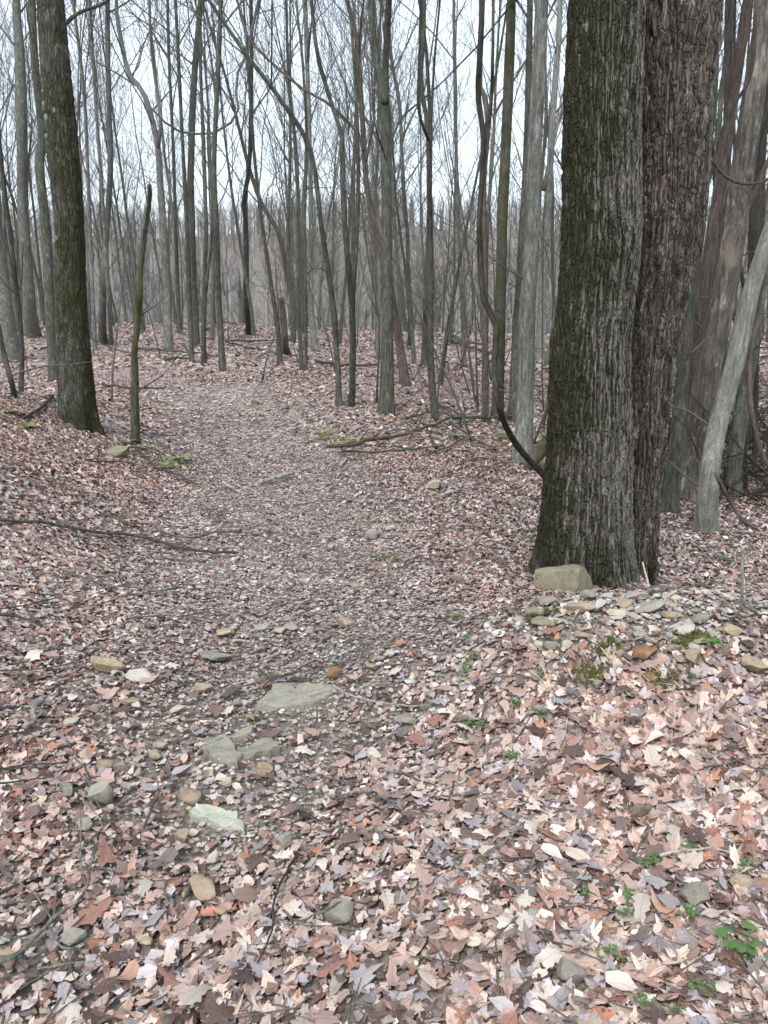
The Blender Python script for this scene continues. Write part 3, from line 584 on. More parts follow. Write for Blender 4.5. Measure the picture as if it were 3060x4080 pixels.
# saplings and switches of the understorey
SV = []
for k in range(6):
    rng = np.random.default_rng(300 + k); mb = MB(); P = shoot(np.array([0, 0, -.1]), np.array([rng.normal(0, .18), rng.normal(0, .18), 1]), rng.uniform(2.4, 5), 9, rng, .03, .06)
    r = np.linspace(.014, .004, 10); mb.tube(P, r, 5); crown(mb, P, r, rng, 8, .25, 3, 2, (25, 60), 1.3, .8); SV.append(mb.mesh('stem'))
SPOT2 = []
for k in range(56):
    y = rngf.uniform(11, 33); x = rngf.uniform(-1, 1) * (.50 * y)
    if k < 18: y = rngf.uniform(9, 19); x = rngf.uniform(.09, .24) * y
    if abs(x - path_x(y)) < 1.5 and y < 22: x += 3.2
    SPOT2.append((x, y))
for k, (x, y) in enumerate(SPOT2):
    d, side, lab = wood_label(x, y, 'sapling', SPOT2)
    o = link('sapling', SV[k % 6], M['twig'], None, (x, y, float(H(x, y)))); o.rotation_euler = (rngf.normal(0, .12), rngf.normal(0, .12), rngf.uniform(0, 6.28))
    s = rngf.uniform(.7, 1.3); o.scale = (s, s, s)
    tag(o, lab, 'sapling', 'wispy saplings, %s of the wood' % side)

# wood on the far ridge: one mass
rng = np.random.default_rng(77); tv = []
for k in range(5):
    mb = MB(); hgt = 9.; P = np.array([[0, 0, -.5], [rng.normal(0, .15), 0, 3], [rng.normal(0, .3), 0, 6], [rng.normal(0, .4), 0, hgt]])
    mb.tube(P, [.34, .27, .18, .05], 4, False)
    for b in range(12):
        z = rng.uniform(2.0, 8.5); a = rng.uniform(0, 6.28); B = shoot(np.array([0, 0, z]), np.array([math.cos(a), math.sin(a), 1.1]), rng.uniform(1.2, 3.2), 2, rng, .15, .1); mb.tube(B, [.05, .04, .02], 3, False)
        for c in range(2): D = shoot(B[1], B[2] - B[1] + rng.normal(0, .5, 3), rng.uniform(.8, 1.6), 1, rng, .1, .1); mb.tube(D, [.03, .02], 3, False)
    tv.append((np.vstack(mb.V), np.vstack(mb.Q)))
VV = []; QQ = []; CC = []; n = 0
for k in range(2400):
    y = 105 + 135 * rng.uniform() ** .75 if k % 5 < 3 else rng.uniform(195, 250)
    if k % 8 == 7: y = rng.uniform(58, 105)
    x = rng.uniform(-1, 1) * (.62 * y + 10); V, Q = tv[k % 5]; a = rng.uniform(0, 6.28); s = rng.uniform(.55, 1.05)
    c, sn = math.cos(a) * s, math.sin(a) * s
    VV.append(np.stack([V[:, 0] * c - V[:, 1] * sn + x, V[:, 0] * sn + V[:, 1] * c + y, V[:, 2] * s + float(H(x, y))], 1)); QQ.append(Q + n); n += len(V); f_ = rng.uniform(); CC.append(np.repeat(np.array([[.07 + .30 * f_, .068 + .288 * f_, .064 + .272 * f_]]), len(V), 0))
fm_ = NT('far_bark')
fw = link('far_woods', mesh('far_woods', np.vstack(VV), [np.vstack(QQ)], np.vstack(CC), True), fm_.done(fm_.n('ShaderNodeVertexColor', layer_name='col').outputs[0], .9, .1))
tag(fw, 'grey leafless woods covering the far ridge behind the trunks', 'woods', kind='stuff')

# ------------------------------------------------------------------ vines, fallen branches, logs, sticks
def on_ground(pts, w, rng, n=16, lift=0., wob=.25):
    P = []; T = []
    for x, y in pts:
        p, t = hit(x, y); P.append(p); T.append(t)
    Q = smooth_path(np.array(P), n); t = np.interp(np.linspace(0, 1, n), np.linspace(0, 1, len(T)), T)
    r = w / 2 * t / F
    hh = H(Q[:, 0], Q[:, 1]); Q[:, 2] = hh + r * .9 + .036 + lift
    Q[1:-1] += rng.normal(0, 1, (n - 2, 3)) * (r[1:-1, None] * wob)
    return Q, r
def stick(name, label, pts, w, mat='bark_dark', taper=.55, twigs=0, cat='stick', lift=0., group='fallen sticks and branches', sub=(), n=16, seed=0, rough=.14):
    rng = np.random.default_rng(len(label) * 31 + seed); P, r = on_ground(pts, w, rng, n, lift); r = r * np.linspace(1, taper, n); base = P[0].copy()
    mb = MB(); mb.tube(P - base, r, 8, rough=rough, seed=seed); o = link(name, mb.mesh(name), M[mat], None, base); tag(o, label, cat, group)
    for sp, sw in sub:
        Q, q = on_ground(sp, sw, rng, 10, .01); m2 = MB(); m2.tube(Q - base, q * np.linspace(1, .5, 10), 6, rough=rough); link('side_branch', m2.mesh('side_branch'), M[mat], o)
    for k in range(twigs):
        a = rng.integers(2, n - 2); d = P[a + 1] - P[a]; B = shoot(P[a] - base, d + np.array([rng.normal(0, .12), rng.normal(0, .12), rng.uniform(.01, .10)]), rng.uniform(.15, .5) * (1 + P[a][1] * .07), 6, rng, -.02, .2)
        m2 = MB(); m2.tube(B, np.linspace(r[a] * .4, .002, 7), 5, False); link('twig', m2.mesh('twig'), M[mat], o)
    return o
def zb(ox, oy, s, pts): return [(ox + x * s, oy + y * s) for x, y in pts]
k6 = 1000 / 1659
Lz = lambda p: zb(0, 1800, k6, p)
stick('log', 'short cut pale log lying on the track', zb(1000,1800,k6,[(62,240),(120,222),(200,200),(282,178)]), 19, 'wood_grey', .9, cat='log', n=10, rough=.06)
stick('fallen_branch', 'long dark curved branch from the left edge onto the track', Lz([(-20,495),(190,505),(320,515),(440,540),(650,575),(850,585),(1000,620),(1200,680),(1350,700),(1560,712)]), 13, 'bark_dark', .9, 2, 'branch', n=26)
stick('fallen_branch', 'thin wavy branch just above the long dark curved one', Lz([(660,445),(760,470),(860,505),(1000,515),(1080,570),(1200,600),(1290,605),(1420,570),(1600,565)]), 9, 'bark_brown', .8, 2, 'branch', n=22)
stick('fallen_branch', 'forked grey branch with crossing twigs lying at left of the track', Lz([(420,825),(560,880),(750,930),(900,935),(1000,965),(1100,960),(1160,930),(1190,870)]), 9, 'bark_grey', .7, 4, 'branch', sub=[(Lz([(1000,970),(950,1000),(840,1005),(700,1055),(560,1080)]), 8), (Lz([(990,975),(1100,985),(1230,985)]), 7)], n=20)
stick('stick', 'slim bent stick left of the forked grey branch', Lz([(-10,1092),(200,1060),(380,1015),(470,1040),(560,1078)]), 7, 'bark_dark')
stick('stick', 'straight thin stick below the forked grey branch', Lz([(830,1155),(1050,1130),(1300,1140),(1500,1162)]), 7, 'bark_brown')
stick('stick', 'short thick dark stick at the left edge by orange leaves', Lz([(0,1130),(140,1145),(290,1200)]), 14, 'bark_dark')
stick('stick', 'long thin stick pointing to the tan rock on the left', Lz([(0,1500),(200,1492),(400,1470),(540,1425),(660,1360)]), 7, 'bark_brown')
stick('stick', 'pale bent stick on the left bank', Lz([(480,365),(560,355),(620,325),(682,296)]), 8, 'wood_pale')
stick('stick', 'long thin brown stick slanting down the left bank', Lz([(120,100),(240,170),(350,225),(460,290)]), 8, 'bark_brown')
stick('stick', 'thin curved twig below the mossy brown rock', Lz([(560,85),(680,95),(800,95),(900,110),(980,130)]), 7, 'bark_dark')
stick('stick', 'tangled brown stick beside the track under the snag', Lz([(900,10),(960,60),(1040,140),(1200,195),(1300,250)]), 12, 'bark_brown', twigs=4)
stick('stick', 'short white stick at the edge of the track', Lz([(1475,235),(1500,250),(1535,270)]), 12, 'wood_pale', .9)
stick('fallen_branch', 'bare branch propped against the left mossy trunk', [(96,1688),(150,1650),(200,1610),(236,1572)], 12, 'bark_dark', .8, cat='branch')
stick('fallen_branch', 'large mossy fallen branch reaching from the track to the pale trunks', [(1304,1808),(1412,1804),(1503,1780),(1593,1762),(1666,1738),(1756,1708),(1816,1690),(1900,1690),(2063,1684)], 15, 'bark_mossy', .6, 30, 'branch', n=26, lift=.03,
      sub=[([(1364,1820),(1503,1823),(1600,1817),(1660,1815)], 11), ([(1730,1717),(1650,1690),(1600,1660)], 7), ([(1790,1700),(1850,1740),(1960,1800),(2000,1830)], 8), ([(1700,1725),(1740,1790),(1790,1850)], 6), ([(1840,1692),(1760,1640),(1740,1610)], 7)])
stick('stick', 'thin dark stick below the fallen mossy branch, left', [(1560,1800),(1650,1812),(1760,1800)], 8, 'bark_brown', twigs=5, lift=.02)
stick('stick', 'thin slanting stick under the fallen mossy branch', [(1700,1840),(1790,1800),(1880,1745)], 8, 'bark_brown', twigs=5, lift=.02)
stick('stick', 'low twiggy stick near the purple-grey trunk foot', [(1820,1880),(1900,1850),(2000,1862)], 8, 'bark_brown', twigs=5, lift=.02)
stick('stick', 'brown stick slanting toward the purple-grey trunk', [(1890,1930),(1960,1880),(2040,1850)], 8, 'bark_brown', twigs=5, lift=.02)
stick('stick', 'grey stick behind the fallen mossy branch', [(1600,1690),(1700,1665),(1790,1640)], 8, 'bark_brown', twigs=5, lift=.02)
B6 = lambda p: zb(900, 900, k6, p)
for lab, pts, w, mt in (('dark fallen log across the bank behind the two slim centre trees', [(590,908),(700,930),(850,948),(1010,935)], 13, 'bark_dark'),
                        ('pale fallen log pointing right beside the yellow-topped snag', [(310,845),(360,868),(412,886)], 13, 'wood_grey'),
                        ('short pale log left of the yellow-topped snag', [(195,892),(230,875),(268,858)], 12, 'wood_grey'),
                        ('bowed grey branch lying behind the snag', [(120,812),(200,790),(260,785),(340,778)], 9, 'wood_grey'),
                        ('thin dark branch lying left of the bowed grey one', [(0,780),(100,805),(250,832)], 9, 'bark_dark'),
                        ('long thin fallen pole behind the bowed grey branch', [(0,770),(200,773),(420,765)], 8, 'bark_brown')):
    stick('log' if 'log' in lab else 'fallen_branch', lab, B6(pts), w, mt, cat='log' if 'log' in lab else 'branch', n=12)
B5 = lambda p: zb(0, 900, k6, p)
stick('log', 'mossy rotten log lying across behind the three slim left trees', B5([(900,822),(1050,835),(1250,852),(1440,882)]), 12, 'bark_mossy', cat='log')
stick('log', 'second mossy log in front of the rotten one behind slim left trees', B5([(1090,905),(1170,893),(1260,895)]), 14, 'bark_mossy', cat='log', n=10)
stick('log', 'dark half-buried log behind the dead snag at left', B5([(680,1068),(760,1075),(860,1095),(960,1092),(1100,1090)]), 12, 'bark_dark', cat='log')
stick('fallen_branch', 'brown branch rising to the right behind the slim left trees', B5([(1350,705),(1450,650),(1560,570)]), 9, 'bark_brown', cat='branch', lift=.0)
stick('log', 'brown log left of the mossy trunk on the far slope', B5([(270,828),(330,815),(390,800)]), 10, 'bark_brown', cat='log', n=10)
B7 = lambda p: zb(1600, 900, .4822, p)
stick('log', 'thick brown log lying right of the leaning sapling', B7([(410,970),(480,1000),(560,1030),(720,1070)]), 17, 'bark_brown', cat='log')
stick('log', 'upper brown log lying right of the leaning sapling', B7([(420,930),(500,970),(580,990),(670,1000)]), 12, 'bark_brown', cat='log')
stick('fallen_branch', 'straight thin pole lying below the two brown logs', B7([(340,1105),(500,1108),(720,1116)]), 8, 'wood_grey', cat='branch')
stick('stick', 'thin dark stick on the leaves between pale trunk and double trunk', B7([(1080,1340),(1150,1338),(1230,1340)]), 5, 'bark_dark')
stick('stick', 'thin grey stick far back between pale trunk and double trunk', B7([(1085,1058),(1160,1052),(1240,1045)]), 5, 'bark_grey')
B3 = lambda p: zb(2060, 1800, k6, p)
stick('stick', 'crooked grey stick across the stony mound', B3([(640,1300),(760,1302),(900,1270),(960,1240),(1030,1225)]), 10, 'bark_grey')
stick('stick', 'thin straw-coloured twig slanting down the stony mound', B3([(690,1418),(780,1490),(870,1575)]), 5, 'wood_pale')
stick('stick', 'pale twig beside the straw-coloured one on the mound', B3([(550,1350),(610,1430),(650,1500),(670,1560)]), 5, 'wood_pale')
stick('stick', 'short brown twig left on the stony mound', B3([(240,1160),(310,1175),(380,1210)]), 9, 'wood_grey')
stick('stick', 'thin dark stick lying on leaves at the right edge', B3([(1400,1160),(1520,1150),(1659,1130)]), 8, 'bark_dark')
stick('stick', 'dark branch on leaves right of the double trunk', B3([(940,310),(1040,325),(1120,360)]), 18, 'bark_brown')
stick('stick', 'long thin branch on leaves by the pale leaning trunk', B3([(1300,330),(1400,325),(1500,315)]), 6, 'bark_brown')
B5b = lambda p: zb(700, 2500, k6, p)
stick('stick', 'long slim brown stick right of the large flat slab', B5b([(1040,435),(1120,490),(1200,520),(1400,560),(1560,577),(1680,570)]), 9, 'wood_grey', twigs=1)
stick('stick', 'curved twig lying over the top edge of the large flat slab', B5b([(550,330),(590,380),(650,400),(760,375),(850,320),(930,280)]), 7, 'bark_brown', lift=.012)
stick('stick', 'dark thin twig across the middle of the large flat slab', B5b([(580,500),(620,455),(680,432),(760,412),(830,385)]), 6, 'bark_dark', lift=.035)
stick('stick', 'straight dark twig leaning on the roundish grey stone', B5b([(560,1545),(620,1485),(675,1420)]), 7, 'bark_brown')
B4b = lambda p: zb(0, 2600, k6, p)
stick('stick', 'stout dark stick left of the pale mint slab', B4b([(1050,990),(1025,1050),(1000,1120),(960,1230)]), 17, 'bark_brown')
stick('stick', 'black stick at left edge, upper of three', B4b([(-10,605),(150,590),(260,570),(350,555)]), 9, 'bark_dark')
stick('stick', 'black stick at left edge, middle of three', B4b([(-10,845),(150,812),(300,800),(430,790)]), 10, 'bark_dark')
stick('stick', 'black stick at left edge, lowest of three', B4b([(-10,937),(150,915),(260,900),(365,885)]), 9, 'bark_dark')
stick('stick', 'thin pale curved root looping round a grey stone', B4b([(510,740),(420,850),(385,920),(400,990),(450,1005)]), 8, 'wood_grey')
stick('stick', 'long thin twig curving left of the mint slab', B4b([(570,980),(560,1050),(610,1110),(660,1160),(690,1230)]), 8, 'wood_grey')
stick('stick', 'gnarled grey root stub poking up at left', B4b([(290,375),(240,410),(225,460),(240,520),(170,570)]), 26, 'wood_grey', .7, rough=.35)
B7b = lambda p: zb(0, 3280, 1530 / 1659, p)
stick('fallen_branch', 'forked grey-brown branch in the lower left corner', B7b([(-10,695),(100,630),(200,530),(240,480),(330,420),(380,350),(400,240),(430,150)]), 19, 'bark_grey', .5, 3, 'branch', lift=.015,
      sub=[(B7b([(240,485),(245,420),(255,345)]), 12), (B7b([(215,520),(250,575),(310,612),(420,545)]), 12), (B7b([(310,612),(312,660),(308,720)]), 10)], n=20)
stick('stick', 'dark curved stick at the left edge above the forked branch', B7b([(-10,360),(60,325),(130,290)]), 13, 'bark_brown')
stick('stick', 'dark stick curving down the middle foreground', B7b([(1287,180),(1215,310),(1185,400),(1180,500),(1150,590),(1115,660)]), 12, 'bark_dark', .6)
stick('stick', 'brown bent twig beside the flat grey-green stone in front', B7b([(1230,430),(1290,475),(1380,440),(1475,388)]), 11, 'bark_brown')
stick('stick', 'thin horizontal stick under the forked corner branch', B7b([(170,680),(290,660),(420,648)]), 9, 'wood_grey')
B8b = lambda p: zb(1530, 3280, 1530 / 1659, p)
stick('stick', 'grey straight stick among pale leaves, right of centre foreground', B8b([(430,190),(520,120),(605,42)]), 14, 'bark_grey')
stick('stick', 'long pale stick at right foreground beside a green sprig', B8b([(1185,190),(1260,172),(1420,160),(1500,180)]), 16, 'wood_pale', .4)
stick('stick', 'dark thin stick slanting behind the grey blocky stone', B8b([(830,400),(930,420),(1040,440)]), 9, 'bark_brown')

def vine(label, pts, w0, w1, Yb, mat, name='vine', ground=False, dw=.03, cat='vine'):
    rng = np.random.default_rng(len(label)); P, r = stem_from_px(pts, w0, w1, Yb, rng, 34, depthw=dw); b = P[0].copy()
    mb = MB(); mb.tube(P - b, r, 8, rough=.12); o = link(name, mb.mesh(name), M[mat], None, b); tag(o, label, cat, 'vines and hanging stems'); return o
vine('thick loose vine curving up from the double trunk foot to the left', [(2190,1925),(2174,1898),(2106,1831),(2048,1758),(2010,1686),(1986,1614),(1971,1527),(1969,1430),(1978,1334),(1971,1271),(1942,1228),(1923,1165),(1913,996),(1909,900),(1919,723),(1928,560),(1905,380),(1915,150),(1925,-200)], 27, 21, YA + .45, 'bark_dark', dw=.10)
vine('curved dark vine hanging across from the double trunk to the right edge', [(2790,560),(2813,603),(2874,687),(2934,726),(3000,732),(3060,714),(3140,670)], 13, 11, YA + .5, 'bark_brown')
vine('dark slanting vine rising right beside the double trunk', [(2790,1000),(2807,826),(2838,663),(2904,452),(2988,301),(3012,0),(3030,-200)], 13, 15, YA + 1.6, 'bark_dark')
vine('dark vine dropping along the right edge of the frame', [(3075,900),(3020,1250),(2988,1412),(2986,1520),(2992,1623),(3030,1790),(3075,1880)], 20, 18, YA + 1.2, 'bark_brown')
vine('bowed bare stem curving from the pale leaning trunk to the ground', [(2850,1880),(2870,1925),(2916,2011),(2958,2071),(3018,2110)], 17, 12, YA + .75, 'bark_brown', cat='branch', name='bowed_branch')
vine('upright grey stick planted in the leaves at the right edge', [(3045,2510),(3020,2450),(2990,2425),(2960,2400),(2957,2300),(2960,2186)], 14, 12, hit(2990, 2440)[0][1], 'wood_grey', name='upright_stick', cat='stick')
vine('white forked dead twig at the foot of the double trunk', [(2590,2380),(2583,2330),(2572,2285),(2560,2240)], 11, 7, pA[1] - .16, 'wood_pale', name='dead_twig', cat='stick')
vine('mossy rotten stump leaning beside the double trunk, left', [(2105,1885),(2118,1845),(2145,1805),(2200,1745),(2230,1700)], 50, 62, hit(2130, 1875)[0][1], 'bark_mossy', name='mossy_stump', cat='stump')
# brush tangle at the right edge
rng = np.random.default_rng(61); mb = MB()
for k in range(340):
    x = rng.uniform(2.9, 6.0); y = rng.uniform(6.2, 10.5); p = np.array([x, y, float(H(x, y))])
    P = shoot(p, np.array([rng.normal(0, .8), rng.normal(0, .5), rng.uniform(.3, 1)]), rng.uniform(.7, 2.2), 7, rng, -.06, .2); mb.tube(P, np.linspace(rng.uniform(.004, .013), .002, 8), 4, False)
    for c in range(3): D = shoot(P[rng.integers(2, 7)], rng.normal(0, 1, 3) + UPV * .3, rng.uniform(.2, .6), 3, rng, 0, .2); mb.tube(D, np.linspace(.004, .0015, 4), 3, False)
tag(link('brush', mb.mesh('brush'), M['bark_dark']), 'tangled leafless brush behind the leaning trunks at the right edge', 'brush', kind='stuff')

# ------------------------------------------------------------------ stones
def stone_mesh(seed, sx, sy, sz, cuts=9, sub=3):
    rng = np.random.default_rng(seed); bm = bmesh.new(); bmesh.ops.create_icosphere(bm, subdivisions=sub, radius=1)
    V = np.array([v.co[:] for v in bm.verts]); Fc = np.array([[v.index for v in f.verts] for f in bm.faces]); bm.free()
    for k in range(cuts):
        n = nrm(rng.normal(0, 1, 3)); o = rng.uniform(.48, .80); d = V @ n; V = V - np.clip(d - o, 0, None)[:, None] * n * .99
    n = nrm(np.array([rng.normal(0, .18), rng.normal(0, .18), 1])); d = V @ n; V = V - np.clip(d - .45, 0, None)[:, None] * n * .9
    V = V * (1 + .07 * noise(V[:, 0] * 2.2, V[:, 1] * 2.2, V[:, 2] * 2.2, seed) + .045 * noise(V[:, 0] * 6, V[:, 1] * 6, V[:, 2] * 6, seed + 1))[:, None]
    ext = np.abs(V).max(0); V = V / ext * np.array([sx, sy, sz])
    return mesh('stone', V, [Fc], None, False)
STONE_XY = []
def stone(label, x, y, w, h, col, flat=False, sink=None, group='loose stones on the forest floor', lift=0.):
    seed = int(x * 7 + y * 3); rng = np.random.default_rng(seed); p, t = hit(x, y + h * .25); a = math.atan2(CAMZ, p[1])
    wm = w * t / F * 1.12; hm = h * t / F * 1.12
    dep = np.clip(hm / math.sin(a) * .8, .45 * wm, .95 * wm) if flat else wm * rng.uniform(.65, .85)
    ztop = float(np.clip((hm - dep * .85 * math.sin(a)) / math.cos(a), .12 * wm if flat else .26 * wm, .75 * wm)) + .012; zz = max(.62 * ztop, .14 * wm)
    o = link('stone', stone_mesh(seed, wm / 2, dep / 2, zz, 9 if not flat else 12), ST[col]); o.location = (p[0], p[1] + dep * .30, p[2] + ztop - zz + lift + (.004 if (y < 2760 and x > 2100) else .006))
    o.rotation_euler = (rng.normal(0, .15), rng.normal(0, .16), rng.uniform(-.5, .5)); STONE_XY.append((p[0], p[1] + dep * .25, wm * .54, dep * .58))
    for poly in o.data.polygons: poly.use_smooth = True
    o.data.set_sharp_from_angle(angle=R(24)) if hasattr(o.data, 'set_sharp_from_angle') else None
    return tag(o, label, 'stone', group)
def slab(label, pts, col, thick, seed, name='stone_slab', tilt=.0):
    thick = thick * .5 + .004
    G = np.array([hit(x, y)[0] for x, y in pts]); c = G.mean(0); n = 72
    loop = np.vstack([G, G[:1]]); L = np.concatenate([[0], np.cumsum(np.linalg.norm(np.diff(loop, axis=0), axis=1))]); s = np.linspace(0, L[-1], n, endpoint=False)
    O = np.stack([np.interp(s, L, loop[:, k]) for k in range(3)], 1); O[:, :2] += .008 * np.stack([noise(s / .03, 0, 0, seed), noise(s / .03, 5, 0, seed)], 1)
    rings = [(1.06, -.03), (1.03, thick * .45), (1.0, thick * .85), (.965, thick), (.85, thick * 1.02), (.62, thick * 1.0), (.35, thick * 1.03), (.12, thick * 1.0)]
    V = []
    for f, z in rings:
        q = c + (O - c) * f; hh = np.full(n, c[2]) + (q[:, 1] - c[1]) * tilt; q[:, 2] = hh + z + .010 * noise(q[:, 0] / .09, q[:, 1] / .09, 0, seed) + .004 * noise(q[:, 0] / .02, q[:, 1] / .02, 0, seed + 2); V.append(q)
    V.append(np.array([[c[0], c[1], c[2] + thick]])); V = np.vstack(V) - c; k = len(rings); jj = np.arange(n); j2 = (jj + 1) % n
    Qd = np.vstack([np.stack([i * n + jj, i * n + j2, (i + 1) * n + j2, (i + 1) * n + jj], 1) for i in range(k - 1)]); Tr = np.stack([(k - 1) * n + jj, (k - 1) * n + j2, np.full(n, k * n)], 1)
    o = link(name, mesh(name, V, [Qd, Tr], None, False), ST[col], None, c); STONE_XY.append((c[0], c[1], np.ptp(G[:, 0]) * .50, np.ptp(G[:, 1]) * .50))
    for poly in o.data.polygons: poly.use_smooth = True
    if hasattr(o.data, 'set_sharp_from_angle'): o.data.set_sharp_from_angle(angle=R(24))
    return tag(o, label, 'stone', 'flat slabs set in the track')
slab('largest flat grey-green slab set across the middle of the track', B5b([(530,545),(600,470),(640,412),(760,385),(880,370),(1060,385),(1085,400),(1000,450),(920,500),(830,540),(700,562)]), 'green', .028, 3)
slab('pale end of the broken V-shaped slab, left piece', B5b([(178,770),(220,735),(330,745),(385,800),(420,850),(440,885),(420,925),(340,930),(260,870),(190,825)]), 'green', .030, 4)
slab('right arm of the broken V-shaped slab below the largest slab', B5b([(390,815),(480,785),(600,755),(660,780),(680,820),(580,850),(440,885),(400,860)]), 'green', .024, 5)
slab('small flat grey slab just above the V-shaped slab', B5b([(345,715),(420,700),(515,682),(490,725),(400,745)]), 'grey', .02, 6)
slab('pale mint-green slab tilted in the leaves, left of centre', B5b([(80,1218),(150,1200),(230,1205),(330,1235),(415,1250),(440,1330),(440,1378),(330,1350),(200,1285),(120,1255)]), 'mint', .035, 7)
slab('flat tan slab beneath the big mossy boulder', B3([(190,880),(300,862),(440,885),(450,905),(330,945),(280,935)]), 'tan', .03, 8)
slab('narrow grey slab with raised rim at lower left', B7b([(60,530),(130,495),(195,480),(200,500),(120,540),(65,555)]), 'grey', .02, 9)
